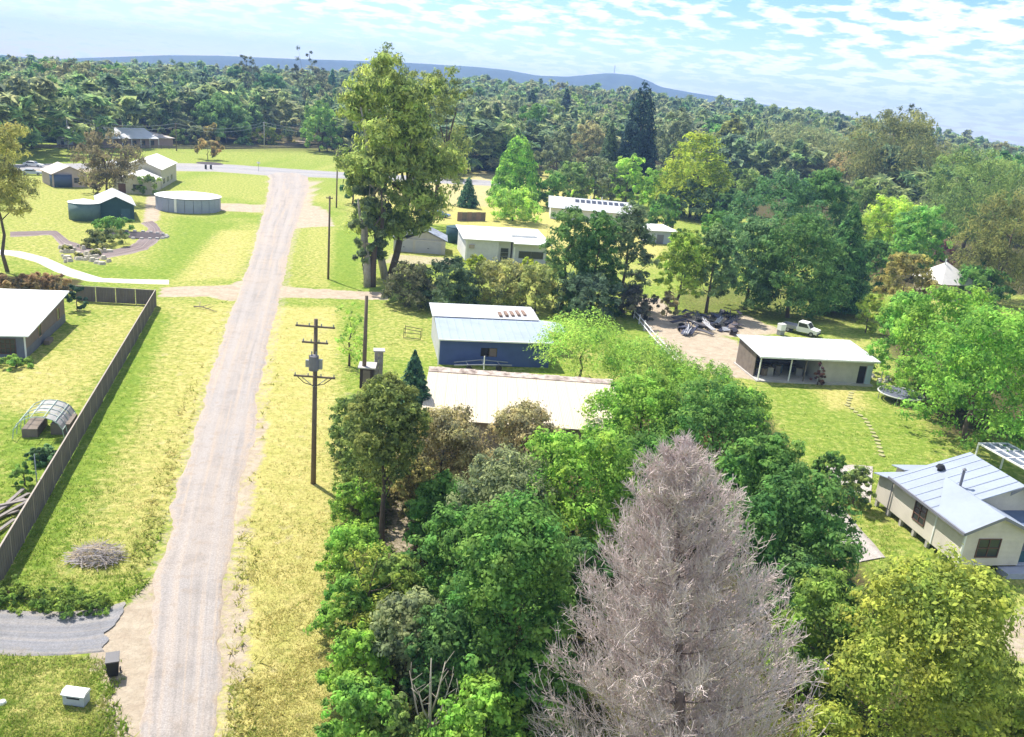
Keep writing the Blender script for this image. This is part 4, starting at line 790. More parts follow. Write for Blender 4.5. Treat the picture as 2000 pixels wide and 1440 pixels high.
for i in range(12):
    x, y = rr.uniform(.6, rx-.9), rr.uniform(.9, 4.0); s = rr.uniform(.25, .5); h = rr.uniform(.4, 1.2); ob = thing('storage_crate', '', 'crate', (0, 0, 0)); ob.parent = None
    ob.location = Matrix.Translation(Vector(loc)) @ Matrix.Rotation(rz, 4, 'Z') @ Vector((x, y, .16)); ob.rotation_euler = (0, 0, rz+rr.uniform(-.5, .5)); ob['label'] = 'dusty storage crate standing in the shade of the open carport bays'; ob['group'] = 'crates stored under the carport'
    cm = mat('crate_%s' % ('grey', 'pale', 'dark', 'brown', 'blue')[i % 5], jc[i % 5], .9); part('box', cm, ob, lambda b: (b.box(-s, s, -s*.8, s*.8, 0, h))); part('lid', TIMBER, ob, lambda b: b.box(-s-.03, s+.03, -s*.8-.03, s*.8+.03, h+.002, h+.06))
tree('shrub', 1602, 752, 704, 26, (.09, .05, .05), 'small dark reddish potted shrub against the front of the carport shed', name='potted_shrub', ls=.14)
# white utility truck
loc, rz, _ = frame((1538, 650), (1590, 646)); o = thing('utility_truck', 'white utility truck parked behind the carport with its windscreen facing forward', 'truck', (loc[0]+2.3, loc[1]-.1, 0), rz-1.15)
b = MB(); pr = [(-.9, .45), (1.95, .45), (2.0, .95), (1.0, 1.1), (.45, 1.78), (-.8, 1.82), (-.9, 1.0)]; b.prism(pr, -.85, .85); b.build('cab', WHITE, o)
part('windscreen', GLASS, o, lambda b: b.add([(.98, -.74, 1.16), (.98, .74, 1.16), (.50, .66, 1.75), (.50, -.66, 1.75)], [(0, 1, 2, 3)]).add([(1.0, -.74, 1.14), (1.0, .74, 1.14)], []))
for s in (-1, 1): part('side_window', GLASS, o, lambda b: b.add([(-.7, .856*s, 1.15), (.75, .856*s, 1.15), (.38, .856*s, 1.68), (-.7, .856*s, 1.70)], [(0, 1, 2, 3)])); part('headlight', STEEL, o, lambda b: b.box(1.96, 2.02, .5*s-.16, .5*s+.16, .72, .9))
part('tray', STEEL, o, lambda b: (b.box(-3.1, -.95, -.9, .9, .62, .74), b.box(-3.1, -.95, .86, .9, .742, 1.1), b.box(-3.1, -.95, -.9, -.86, .742, 1.1), b.box(-3.1, -3.06, -.85, .85, .742, 1.1))); part('bumper', BLACK, o, lambda b: b.box(1.98, 2.08, -.8, .8, .35, .55))
for x in (1.2, -2.1):
    for s in (-.86, .70): wv_ = part('wheel', BLACK, o, lambda b: b.tube([(x, s, .36), (x, s+.16, .36)], .36, 16)); part('rim', STEEL, wv_, lambda b: b.tube([(x, s-.01, .36), (x, s+.17, .36)], .2, 10))
c = G(1534, 660); o = thing('white_cabinet', 'white upright box on the back of the yard left of the utility truck', 'cabinet', (c[0]-.3, c[1]+1.5, 0), .5); part('body', WHITE, o, lambda b: b.box(-.45, .45, -.4, .4, .7, 1.6)); part('stand', STEEL, o, lambda b: b.box(-.4, .4, -.35, .35, 0, .698))
# junk heap: each scrap a thing
rr = random.Random(21); sc = [(.06, .055, .075), (.13, .12, .13), (.20, .20, .24), (.12, .09, .08), (.07, .075, .12), (.42, .42, .44)]
tone_w = ['black', 'charcoal', 'pale grey', 'brown', 'blue-black', 'whitish']
for i in range(60):
    px, py = rr.uniform(1328, 1440), rr.uniform(616, 656); c = G(px, py); k = rr.choice([0, 0, 1, 1, 2, 3, 4, 4, 5]); kind = i % 3; z0 = rr.uniform(0, .5)
    ob = thing(('rubber_scrap', 'scrap_sheet', 'scrap_pipe')[kind], '%s %s in the junk heap by the dirt yard' % (tone_w[k] if kind else 'worn black', ('scrap tyre', 'bent scrap sheet', 'length of scrap pipe')[kind]), ('tyre', 'scrap metal', 'pipe')[kind], (c[0], c[1], z0 if kind else max(0, z0-.1)), rr.uniform(0, 3), 'scrap in the junk heap'); cm = mat('scrap_%s' % tone_w[k].replace(' ', '_').replace('-', '_'), sc[k], .7, .4)
    if kind == 0: part('tread', BLACK, ob, lambda b: [b.tube([(.42*math.cos(a), .42*math.sin(a), .12), (.42*math.cos(a+.53), .42*math.sin(a+.53), .12)], .13, 6) for a in np.arange(0, 6.28, .524)])
    elif kind == 1:
        w_, l_ = rr.uniform(.3, .6), rr.uniform(.4, 1.1); part('sheet', cm, ob, lambda b: b.slab([(-l_, -w_, rr.uniform(0, .3)), (0, -w_, .5), (0, w_, .6), (-l_, w_, .1)], .05).slab([(.01, -w_, .5), (l_, -w_, rr.uniform(.1, .3)), (l_, w_, .35), (.01, w_, .6)], .05))
    else: part('pipe', cm, ob, lambda b: [b.tube([(-1.6, .25*q, .15), (rr.uniform(-.2, .2), .25*q, .35), (1.6, .25*q+rr.uniform(-.4, .4), rr.uniform(.1, .7))], .09, 7) for q in range(3)])
# trampoline
c = G(1756, 783); o = thing('trampoline', 'round trampoline with grey mat and pale rim below the bright maples', 'trampoline', (c[0], c[1], 0)); r = 2.35
part('mat', mat('trampoline_mat', (.12, .13, .17), .7, .2), o, lambda b: b.cyl((0, 0), r-.22, .84, .87, 32)); part('rim', mat('pale_pad', (.50, .50, .46), .7), o, lambda b: [b.tube([(r*math.cos(a), r*math.sin(a), .88), (r*math.cos(a+.2), r*math.sin(a+.2), .88)], .09, 6) for a in np.arange(0, 6.28, .196)])
for k in range(6): a = k*1.047; part('leg', STEEL, o, lambda b: b.tube([(r*math.cos(a), r*math.sin(a), .0), (r*math.cos(a), r*math.sin(a), .85)], .04))
for k in (2, 3): a = k*1.047+.3; part('net_post', STEEL, o, lambda b: b.tube([(r*math.cos(a), r*math.sin(a), .8), (r*1.03*math.cos(a), r*1.03*math.sin(a), 2.7)], .045))
c = G(1722, 745); o = thing('low_rock_wall', 'low pile of pale rocks between the carport shed and the trampoline', 'rocks', (c[0], c[1], 0)); rr = random.Random(2)
for i in range(16):
    x, y, s = rr.uniform(-1.6, 1.4), rr.uniform(-1.2, 1.8), rr.uniform(.18, .42); part('rock', CONC, o, lambda b: b.cyl((x, y), s, -.05, s*.9, 6, s*.55))
# white rail fence along the dirt yard
PF = [G(*p) for p in ((1238, 622), (1258, 645), (1280, 672), (1304, 697), (1330, 722))]; o = thing('rail_fence', 'white post and rail fence along the left side of the dirt yard', 'fence', (PF[0][0], PF[0][1], 0))
Q = [(p[0]-PF[0][0], p[1]-PF[0][1]) for p in PF]
fine = []
for a, b_ in zip(Q[:-1], Q[1:]): fine += [(a[0]+(b_[0]-a[0])*k/2, a[1]+(b_[1]-a[1])*k/2) for k in range(2)]
fine.append(Q[-1])
for x, y in fine: part('post', WHITE, o, lambda b: b.box(x-.07, x+.07, y-.07, y+.07, -.1, 1.35))
for a, b_ in zip(fine[:-1], fine[1:]):
    for z in (.55, 1.15): part('rail', WHITE, o, lambda b: b.tube([(a[0]-.09, a[1], z), (b_[0]-.09, b_[1], z)], .06, 4))

# white flat-roofed house behind the hedge
loc, rz, L0 = frame((908, 509), (1066, 517)); o = thing('white_house', 'white flat-roofed house with a wide window behind the pale hedge', 'house', loc, rz); WALLW = mat('white_render', (.66, .65, .65), .8, .2); H_ = 3.85; Dp = 11.5
b = MB(); b.box(0, L0*.40, 0, Dp, 0, H_); b.box(L0*.40, L0*.56, .9, Dp, 0, H_-.003); b.box(L0*.58, L0, .4, Dp, 0, H_-.006); b.build('wall', WALLW, o); part('roof', mat('white_membrane', (.78, .77, .74), .6, .12, .3), o, lambda b: b.slab([(-.6, -.5, H_+.12), (L0*.57, -.5, H_+.12), (L0*.57, Dp, H_+.75), (-.6, Dp, H_+.75)], .14).slab([(L0*.572, -1.2, H_-.12), (L0+.6, -1.2, H_-.12), (L0+.6, Dp+.4, H_+.72), (L0*.572, Dp+.4, H_+.72)], .14))
window(o, L0*.44, L0*.53, .15, 2.4, .9, STEEL, -1, 'x', 1, 3); window(o, L0*.66, L0*.96, .9, 2.1, .4, TRIM, -1, 'x', 2, 1); part('verandah_post', WHITE, o, lambda b: b.box(L0*.575, L0*.59, -.9, -.75, 0, 3.0)); part('air_conditioner', TAN, o, lambda b: b.box(.6, 1.5, -.35, -.005, 2.3, 2.9)); part('roof_hatch', WHITE, o, lambda b: b.box(L0*.6, L0*.92, 4, 7.5, H_+.1, H_+.62)); part('corner_board', WHITE, o, lambda b: b.box(-.05, .25, -.05, -.004, 0, H_))
# fence panel, garage, dark tank, blue car
loc, rz, L0 = frame((893, 432), (948, 432)); o = thing('panel_fence', 'short brown timber panel fence behind the white house', 'fence', loc, rz)
for i in range(6): part('panel', TIMBER if i % 2 else mat('brown_panel', (.26, .18, .14), .9), o, lambda b: b.box(L0*i/6, L0*(i+1)/6-.04, 0, .08, 0, 2.1-.05*(i % 2)))
loc, rz, L0 = frame((768, 491), (869, 498)); o = thing('garage', 'grey garage with two roller doors and patchy blue-grey gable roof', 'garage', loc, rz); GR = mat('patchy_iron', (.33, .36, .42), .5, .8, .9, stain=(.10, .10, .12)); m_ = L0*.62
b = MB(); b.box(0, L0, 0, 7, 0, 2.45); b.prism([(L0*.25, 2.452), (L0-.02, 2.452), (m_, 3.9)], .3, 6.7); b.build('wall', mat('garage_cream', (.50, .47, .43), .8, .2), o); part('roof', GR, o, lambda b: b.slab([(-.2, -.1, 2.46), (m_, -.1, 4.15), (m_, 7.3, 4.15), (-.2, 7.3, 2.46)], .07).slab([(m_, -.1, 4.15), (L0+.4, -.1, 2.46), (L0+.4, 7.3, 2.46), (m_, 7.3, 4.15)], .07))
for x0, x1 in ((.25, L0*.37), (L0*.42, L0*.92)):
    dr = part('roller_door', mat('door_grey', (.48, .48, .50), .6, .15, 1, 4, 'Z'), o, lambda b: b.box(x0, x1, -.05, -.004, .05, 2.2)); part('handle', DARK, dr, lambda b: b.box((x0+x1)/2-.15, (x0+x1)/2+.15, -.09, -.052, .9, 1.0))
c = G(884, 478); o = thing('dark_water_tank', 'dark green round water tank between the garage and the white house', 'water tank', (c[0], c[1], 0)); part('shell', TEAL, o, lambda b: b.cyl((0, 3), 1.7, 0, 3.1, 28), True); part('lid', TEAL, o, lambda b: b.cyl((0, 3), 1.75, 3.102, 3.4, 28, .4))
def car(label, px, py, rz, col, L=4.5, name='parked_car', group=None):
    c = G(px, py); o = thing(name, label, 'car', (c[0], c[1], 0), rz, group); m = mat('car_paint_'+col[0], col[1], .25, .1, spec=.6); h = L/2
    part('body', m, o, lambda b: b.prism([(-h, .35), (h, .35), (h, .72), (h*.92, .85), (h*.45, .95), (h*.1, 1.40), (-h*.5, 1.45), (-h*.85, .98), (-h, .92)], -.82, .82))
    part('windscreen', GLASS, o, lambda b: b.add([(h*.43, -.72, .99), (h*.43, .72, .99), (h*.12, .66, 1.395), (h*.12, -.66, 1.395)], [(0, 1, 2, 3)])).location = (.02, 0, .015)
    for s in (-1, 1): part('side_window', GLASS, o, lambda b: b.add([(-h*.7, .826*s, 1.0), (h*.36, .826*s, 1.0), (h*.1, .826*s, 1.34), (-h*.48, .826*s, 1.38)], [(0, 1, 2, 3)])); part('headlight', WHITE, o, lambda b: b.box(h-.06, h+.02, .55*s-.15, .55*s+.15, .6, .74))
    for x in (-h*.62, h*.62):
        for s in (-.84, .68): wl = part('wheel', BLACK, o, lambda b: b.tube([(x, s, .33), (x, s+.16, .33)], .33, 14)); part('rim', STEEL, wl, lambda b: b.tube([(x, s-.01, .33), (x, s+.17, .33)], .2, 8))
    return o
car('blue sedan parked above the grey garage beside the brown panel fence', 858, 424, -.25, ('blue', (.12, .18, .34)), 5.2)
car('dark blue car half hidden under the giant gum, left of the blue sedan', 828, 422, -.1, ('navy', (.03, .05, .10)), 4.6)
car('white car parked by the far road at the left edge', 66, 326, .05, ('white', (.75, .75, .75)), 4.8)
car('pale blue car on the grass below the white parked car', 62, 342, .5, ('pale', (.42, .47, .56)), 4.6)
# long solar-roofed house
loc, rz, L0 = frame((1072, 427), (1262, 444)); o = thing('solar_house', 'long house with white roof and a row of solar panels behind pointed trees', 'house', loc, rz); L0 = 23; Dp = 13
part('wall', WALLW, o, lambda b: b.box(.3, L0-.3, .3, Dp-.3, 0, 3.0)); part('front_roof', ROOFW, o, lambda b: b.slab([(-.4, -.4, 2.9), (L0+.4, -.4, 2.9), (L0-1.5, Dp*.5, 5.1), (-.4, Dp*.5, 5.1)], .08)); part('back_roof', ROOFW, o, lambda b: b.slab([(-.4, Dp*.5+.01, 5.1), (L0-1.5, Dp*.5+.01, 5.1), (L0+.4, Dp+.4, 2.9), (-.4, Dp+.4, 2.9)], .08)); part('hip_roof', ROOFW, o, lambda b: b.add([(L0+.42, -.4, 2.9), (L0+.42, Dp+.4, 2.9), (L0-1.48, Dp*.5, 5.1)], [(0, 1, 2)]))
for i in range(9):
    x = 6.5+i*1.45; f0, f1 = .62, .86; y0, y1 = -.4+(Dp*.5+.4)*f0, -.4+(Dp*.5+.4)*f1; z0, z1 = 2.9+2.2*f0+.1, 2.9+2.2*f1+.1; part('solar_panel', mat('solar_glass', (.05, .055, .075), .2, .1), o, lambda b: b.slab([(x, y0, z0), (x+1.05, y0, z0), (x+1.05, y1, z1), (x, y1, z1)], .05))
for x in (10.5, 13.5): part('roof_pipe', WHITE, o, lambda b: b.tube([(x, Dp*.5, 5.0), (x, Dp*.5, 5.9)], .12))
window(o, 17, 18.6, 1.0, 2.1, .3, TRIM)
loc2, rz2, L2 = frame((1268, 476), (1312, 478)); o = thing('flat_annex', 'flat white roofed pale blue annex at the right end of the solar roof', 'shed', loc2, rz2); part('wall', mat('pale_blue_wall', (.42, .46, .56), .7, .2), o, lambda b: b.box(0, L2*.95, 0, 6, 0, 2.9)); part('roof', WHITE, o, lambda b: b.slab([(-.3, -.5, 3.02), (L2+1.2, -.5, 3.02), (L2+1.2, 8.5, 3.3), (-.3, 8.5, 3.3)], .1)); part('door', TRIM, o, lambda b: b.box(L2*.3, L2*.6, -.04, -.003, 0, 2.1))
# pyramid roof among trees at right
c = G(1858, 590); o = thing('pyramid_roof_house', 'small house with pale pyramid roof half hidden by trees near the right edge', 'house', (c[0], c[1]+4, 0), .25); part('wall', TAN, o, lambda b: b.box(-3.6, 3.6, -3.6, 3.6, 0, 3.2)); part('roof', mat('pale_tile', (.62, .58, .54), .8, .2), o, lambda b: b.add([(-4.2, -4.2, 3.15), (4.2, -4.2, 3.15), (4.2, 4.2, 3.15), (-4.2, 4.2, 3.15), (-.6, 0, 6.6)], [(0, 1, 4), (1, 2, 4), (2, 3, 4), (3, 0, 4), (3, 2, 1, 0)])); part('vent_pipe', WHITE, o, lambda b: b.tube([(-1.2, -.4, 5.4), (-1.2, -.4, 7.2)], .12)); window(o, -1, 1, 1, 2.2, -3.6, TRIM)

# white-roofed house at left
loc, rz, _ = frame((52, 700), (126, 626)); Fq, Bq = G(52, 700), G(128, 628); d = Bq-Fq; rz = math.atan2(d[1], d[0])-math.pi/2; o = thing('skillion_house', 'dark-walled house with a plain white sloping roof at the left edge', 'house', (Fq[0], Fq[1], 0), rz); Dp = float(np.hypot(*d[:2])); W = 13
BW = mat('dark_brown_wall', (.21, .165, .14), .85, .25); SL = mat('slate_blue_wall', (.17, .18, .225), .8)
b = MB(); b.prismx([(0, 0), (Dp, 0), (Dp, 3.15), (0, 2.35)], -W, 0); b.build('wall', BW, o); part('front_cladding', SL, o, lambda b: b.box(-W, -.01, -.03, -.002, 0, 2.3)); part('roof', mat('plain_white_roof', (.78, .79, .80), .6, .08, .3), o, lambda b: b.slab([(-W-.4, -.6, 2.44), (.5, -.6, 2.44), (.5, Dp+.5, 3.42), (-W-.4, Dp+.5, 3.42)], .12)); part('side_base', mat('grey_base', (.17, .175, .19), .8), o, lambda b: b.box(.002, .03, 0, Dp, 0, .9))
window(o, -2.6, -.9, .5, 1.9, -.03, BROWNF, -1, 'x', 4, 3); window(o, -7, -4, .5, 1.9, -.03, BROWNF, -1, 'x', 4, 3)
for y in (Dp*.3, Dp*.78): window(o, y, y+.9, .95, 2.2, 0, mat('tan_frame', (.36, .25, .16), .7), 1, 'y', 1, 1)
part('corner_post', WHITE, o, lambda b: b.box(-.08, .06, -.1, -.032, 0, 2.3)); part('garden_bench', TIMBER, o, lambda b: b.box(.3, .8, 4.5, 6, 0, .45))
# long panel fence of the left yard: every sheet and post a part
SHEET = mat('fence_sheet', (.18, .155, .14), .75, .35, .6, 2.2, 'X', .04); LIT_CAP = mat('lit_fence_cap', (.38, .32, .27), .7)  # lighter cap colour carries the sunlight on the fence's top edge
def panel_fence(name, label, a, b_, h, cat='fence', step=2.4, hi=None):
    a, b_ = np.array(a[:2]), np.array(b_[:2]); d = b_-a; L = float(np.hypot(*d)); n = max(1, round(L/step)); st = L/n; o = thing(name, label, cat, (a[0], a[1], 0), math.atan2(d[1], d[0])); rr = random.Random(n)
    pm = []
    for q in range(3):
        mb = MB(); x = .04
        while x < st-.12: mb.box(x, min(x+.19, st-.05), -.03 if int(x*5) % 2 else -.012, .012, .05, h-.05+.01*q); x += .2
        pm.append(mb.mesh('panel', SHEET))
    post = MB().box(-.035, .035, -.05, .05, -.1, h+.02).mesh('post', LIT_CAP); rail = MB().box(.036, st-.036, -.045, .045, h-.03, h+.015).mesh('rail', LIT_CAP)
    for i in range(n+1):
        link('post', post, o, (i*st, 0, 0))
        if i < n: link('panel', pm[i % 3], o, (i*st, rr.uniform(-.012, .012), rr.uniform(-.03, .02))); link('rail', rail, o, (i*st, 0, 0))
    return o
cr = G(305, 597); panel_fence('panel_fence', 'long dark metal panel fence running beside the grass verge of the gravel road', G(-60, 1250), cr, 2.05); panel_fence('panel_fence', 'shorter dark panel fence along the footpath behind the left yard', G(150, 588), cr, 1.95)
# wire dome hen run, timber pile, garden pole
a = G(48, 862); b2 = G(140, 862); o = thing('hen_run', 'domed wire and pale sheet hen run beside the long fence', 'hen run', (a[0]-.9, a[1], 0), .25); wd = 3.6
for j in range(5): part('hoop', mat('pale_green_tube', (.42, .52, .45), .6), o, lambda b: b.tube([(wd/2-wd/2*math.cos(q), j*.95, 1.9*math.sin(q)**.7) for q in np.linspace(0.02, 3.12, 11)], .035, 5))
for q in np.linspace(.3, 2.85, 6): part('rail', mat('pale_green_tube', (.42, .52, .45), .6), o, lambda b: b.tube([(wd/2-wd/2*math.cos(q), -.02, 1.9*math.sin(q)**.7+.03), (wd/2-wd/2*math.cos(q), 3.82, 1.9*math.sin(q)**.7+.03)], .03, 5))
for j in range(3): part('cover_sheet', mat('faded_tarp', (.36, .35, .33), .8, .4), o, lambda b: b.add([(wd/2-wd/2*math.cos(q), .1+j*1.25+e*1.2, 1.9*math.sin(q)**.7-.03) for q in np.linspace(1.2 if j else 1.9, 2.8, 6) for e in (0, 1)], [(2*i, 2*i+1, 2*i+3, 2*i+2) for i in range(5)]))
part('inner_bench', TIMBER, o, lambda b: (b.box(.5, 1.6, .5, 3.2, 0, .7), b.box(2.4, 3.8, 1.0, 3.3, 0, .9)))
tree('shrub', 85, 900, 862, 60, (.06, .11, .055), 'leafy green vegetable patch just below the hen run', name='vegetable_patch', cat='plants', hmul=.5)
c = G(8, 1015); rr = random.Random(12)
for i in range(10):
    ob = thing('timber_plank', 'grey weathered plank in the timber pile at the left picture edge', 'plank', (c[0]+rr.uniform(-1, .9), c[1]+rr.uniform(-2.2, 2.2), .12+.1*(i % 4)), rr.uniform(.7, 1.7), 'planks in the timber pile'); part('plank', mat('pale_plank', (.26, .23, .21), .95, .4), ob, lambda b: b.box(-1.7, 1.7, -.11, .11, -.03, .05))
def simple_pole(name, label, cat, px, py, h, r, m=POLE, group=None, arm=None, rz=0):
    c = G(px, py); o = thing(name, label, cat, (c[0], c[1], 0), rz, group); part('pole', m, o, lambda b: b.tube([(0, 0, -.3), (0, 0, h*.5), (0, 0, h)], [r*1.15, r, r*.8], 10), True)
    for z, L in arm or []:
        a = part('crossarm', m, o, lambda b: b.box(-L, L, -.16-r*.5, -.04-r*.5, z-.06, z+.06))
        for x in np.linspace(-L+.1, L-.1, 4): part('insulator', STEEL, a, lambda b: b.cyl((x, -.1-r*.5), .05, z+.06, z+.24, 8, .035))
    return o
simple_pole('garden_pole', 'thin steel pole standing behind the long fence near the hen run', 'pole', 76, 985, 3.6, .035, STEEL)
o = simple_pole('utility_pole', 'tall timber utility pole with transformer and crossarms on the dry verge', 'utility pole', 612, 945, 12.5, .165, POLE, 'timber utility poles along the gravel road', [(12.0, 1.35), (10.85, .9), (8.35, 1.45)], .05)
tf = part('transformer', mat('transformer_grey', (.20, .19, .21), .6, .4), o, lambda b: b.cyl((.0, -.52), .34, 8.95, 10.0, 16)); part('bracket', STEEL, o, lambda b: b.box(-.12, .12, -.2, -.1, 8.9, 9.9)); part('bushing', STEEL, tf, lambda b: (b.cyl((-.15, -.5), .05, 10.002, 10.3, 8), b.cyl((.15, -.5), .05, 10.002, 10.3, 8))); part('fuse_box', STEEL, o, lambda b: (b.box(.3, .55, -.45, -.2, 9.0, 9.7), b.box(-.6, -.38, -.4, -.2, 9.1, 9.6)))
part('brace', STEEL, o, lambda b: (b.tube([(-.9, -.2, 8.3), (-.05, -.18, 7.6)], .03, 4), b.tube([(.9, -.2, 8.3), (.05, -.18, 7.6)], .03, 4))); part('cable', BLACK, o, lambda b: b.tube([(-1.3, -.2, 8.4), (-.7, -.3, 7.9), (0, -.25, 7.7), (.7, -.3, 7.9), (1.3, -.2, 8.4)], .03, 4))
simple_pole('utility_pole', 'plain timber pole on the mown verge beside the right driveway', 'utility pole', 641, 546, 12.4, .15, POLE, 'timber utility poles along the gravel road', [(12.1, .5)])
simple_pole('utility_pole', 'slender far timber pole left of the giant gum beside the cross road', 'utility pole', 657, 406, 13.5, .16, POLE, 'timber utility poles along the gravel road', [(13.0, .8)])
simple_pole('utility_pole', 'short dark timber pole behind the thin light green sapling', 'utility pole', 710, 757, 9.2, .19, POLE, 'timber utility poles along the gravel road')
# wire fence posts along the right verge
o = None
c0 = G(705, 470); o = thing('wire_fence', 'thin post and wire fence along the verge below the giant gum', 'fence', (c0[0], c0[1], 0)); PW = [G(*p) for p in ((705, 470), (708, 520), (712, 553))]
pw = []
for a, b_ in zip(PW[:-1], PW[1:]): pw += [a+(b_-a)*k/4 for k in range(4)]
pw.append(PW[-1])
for p in pw: part('post', TIMBER, o, lambda b: b.box(p[0]-c0[0]-.07, p[0]-c0[0]+.07, p[1]-c0[1]-.07, p[1]-c0[1]+.07, -.1, 1.4))
for z in (.5, .9, 1.25): part('wire', STEEL, o, lambda b: [b.tube([(a[0]-c0[0], a[1]-c0[1], z), (b_[0]-c0[0], b_[1]-c0[1], z)], .012, 3) for a, b_ in zip(pw[:-1], pw[1:])])

# ---- village at the far left
def back(c, d): u = np.array(c[:2])/np.hypot(c[0], c[1]); return np.array([c[0]+u[0]*d, c[1]+u[1]*d, 0])
c = (G(312, 416)+G(424, 419))/2; c = back(c, 6.4); o = thing('reservoir_tank', 'big round pale grey water reservoir with white lid beside the gravel road', 'water tank', (c[0], c[1], 0)); r = 6.5; RES = mat('reservoir_steel', (.34, .37, .46), .6, .2, .5)
n = 24; 
for k in range(n): a0, a1 = 6.283*k/n+.006, 6.283*(k+1)/n-.006; part('wall_panel', RES, o, lambda b: b.add([(r*math.cos(q), r*math.sin(q), z) for z in (0, 2.9) for q in (a0, a1)]+[((r-.1)*math.cos(q), (r-.1)*math.sin(q), z) for z in (0, 2.9) for q in (a0, a1)], [(0, 1, 3, 2), (0, 2, 6, 4), (1, 5, 7, 3)]))
part('lid', mat('white_lid', (.76, .76, .74), .6, .1), o, lambda b: b.cyl((0, 0), r+.2, 2.905, 3.75, 40, .5)); part('rim', TRIM, o, lambda b: b.cyl((0, 0), r+.06, 2.72, 2.90, 40)); part('ladder', WHITE, o, lambda b: b.box(-.35, .15, -r-.14, -r-.03, .1, 2.95))
c = (G(142, 432)+G(192, 434))/2; c = back(c, 2.7); o = thing('water_tank', 'dark green corrugated water tank left of the dark green shed', 'water tank', (c[0], c[1], 0)); part('shell', mat('tank_green', (.12, .19, .19), .6, .25, .8, 3, 'Z'), o, lambda b: b.cyl((0, 0), 2.75, 0, 3.2, 32), True); part('lid', WHITE, o, lambda b: b.cyl((0, 0), 2.85, 3.202, 3.75, 32, .4))
c = (G(102, 366)+G(140, 368))/2; c = back(c, 2.4); o = thing('water_tank', 'small dark blue water tank in front of the tan cottage', 'water tank', (c[0], c[1], 0)); part('shell', mat('tank_blue', (.07, .10, .17), .6, .2), o, lambda b: b.cyl((0, 0), 2.4, 0, 2.9, 28), True); part('lid', STEEL, o, lambda b: b.cyl((0, 0), 2.45, 2.902, 3.2, 28, .5)); part('inlet', WHITE, o, lambda b: b.tube([(0, 0, 3.1), (0, 0, 3.8), (1.2, 1, 4.2)], .12))
def gable(name, label, pa, pb, Dp, H, rise, wm, rm, cat='shed', door=None, win=(), sidewin=()):
    if isinstance(pb, float):          # pa = pixels of the right wall's near and far foot, pb = width
        a, q = G(*pa[0]), G(*pa[1]); dd = q-a; rz = math.atan2(dd[1], dd[0])-math.pi/2; L = pb; loc = (a[0]-L*math.cos(rz), a[1]-L*math.sin(rz), 0); Dp = Dp or float(np.hypot(dd[0], dd[1]))
    else: loc, rz, L = frame(pa, pb)
    o = thing(name, label, cat, loc, rz)
    part('wall', wm, o, lambda b: b.prism([(0, 0), (L, 0), (L, H), (L/2, H+rise), (0, H)], 0, Dp)); ov = .35; sl = rise/(L/2)
    part('roof', rm, o, lambda b: b.slab([(-ov, -ov, H-ov*sl+.1), (L/2, -ov, H+rise+.1), (L/2, Dp+ov, H+rise+.1), (-ov, Dp+ov, H-ov*sl+.1)], .09).slab([(L/2, -ov, H+rise+.1), (L+ov, -ov, H-ov*sl+.1), (L+ov, Dp+ov, H-ov*sl+.1), (L/2, Dp+ov, H+rise+.1)], .09))
    if door: d = part('door', door[2], o, lambda b: b.box(door[0]*L, door[1]*L, -.05, -.004, 0, 2.2)); part('handle', STEEL, d, lambda b: b.box(door[0]*L+.1, door[0]*L+.2, -.09, -.052, 1, 1.12))
    for w0, w1 in win: window(o, w0*L, w1*L, 1.0, 2.1, 0, TRIM)
    for y0, y1 in sidewin: window(o, y0*Dp, y1*Dp, 1.0, 2.1, L, TRIM, 1, 'y')
    return o
gable('green_shed', 'dark green iron shed with white gable roof next to the green water tank', (193, 430), (263, 431), 12, 2.9, 1.5, TEAL, ROOFW, 'shed', (.62, .88, mat('green_door', (.05, .11, .14), .6)))
gable('tan_cottage', 'small tan gabled cottage behind the dark blue water tank', (104, 366), (171, 366), 9, 3.0, 1.7, mat('pinkish_wall', (.44, .36, .33), .85, .2), mat('fawn_roof', (.50, .44, .40), .7, .2), 'cottage', None, [(.62, .8)], [(.2, .5)])
gable('pale_hall', 'tall pale gabled hall with white roof beside the cross road', ((316, 369), (345, 352)), 9.5, None, 4.6, 1.9, mat('olive_cream', (.52, .48, .38), .8, .2), mat('hall_roof', (.72, .69, .64), .7, .15), 'hall', None, [(.4, .6)], [(.1, .2), (.35, .45), (.6, .7)])
gable('lower_hall', 'lower gabled wing in front of the tall pale hall', ((297, 381), (315, 370)), 8.0, None, 2.9, 1.5, mat('olive_cream', (.52, .48, .38), .8, .2), mat('hall_roof', (.72, .69, .64), .7, .15), 'hall', (.1, .3, BROWNF), [(.5, .75)], [(.25, .5)])
gable('white_annex', 'small white roofed outbuilding behind the brown gum in the village', (196, 345), (236, 347), 7, 2.7, 1.0, WALLW, ROOFW, 'shed', (.4, .6, TRIM))
loc, rz, L = frame((157, 289), (338, 288)); o = thing('long_farmhouse', 'long low pink-walled farmhouse with white roof beyond the far road', 'house', loc, rz); PK = mat('pink_brick', (.33, .235, .205), .9, .25)
part('wall', PK, o, lambda b: b.box(0, L, 0, 12, 0, 3.4)); part('roof', ROOFW, o, lambda b: b.slab([(-.6, -1.8, 3.3), (L*.8, -1.8, 3.3), (L*.8, 6, 6.4), (-.6, 6, 6.4)], .12).slab([(-.6, 6.01, 6.4), (L*.8, 6.01, 6.4), (L*.8, 13, 3.3), (-.6, 13, 3.3)], .12)); part('wing_roof', mat('fawn_roof', (.50, .44, .40), .7, .2), o, lambda b: b.slab([(L*.802, -.6, 3.42), (L+.6, -.6, 3.42), (L+.6, 12.5, 4.6), (L*.802, 12.5, 4.6)], .12))
for i in range(6): part('verandah_post', WHITE, o, lambda b: b.box(L*(.3+.1*i)-.08, L*(.3+.1*i)+.08, -1.6, -1.44, 0, 3.2))
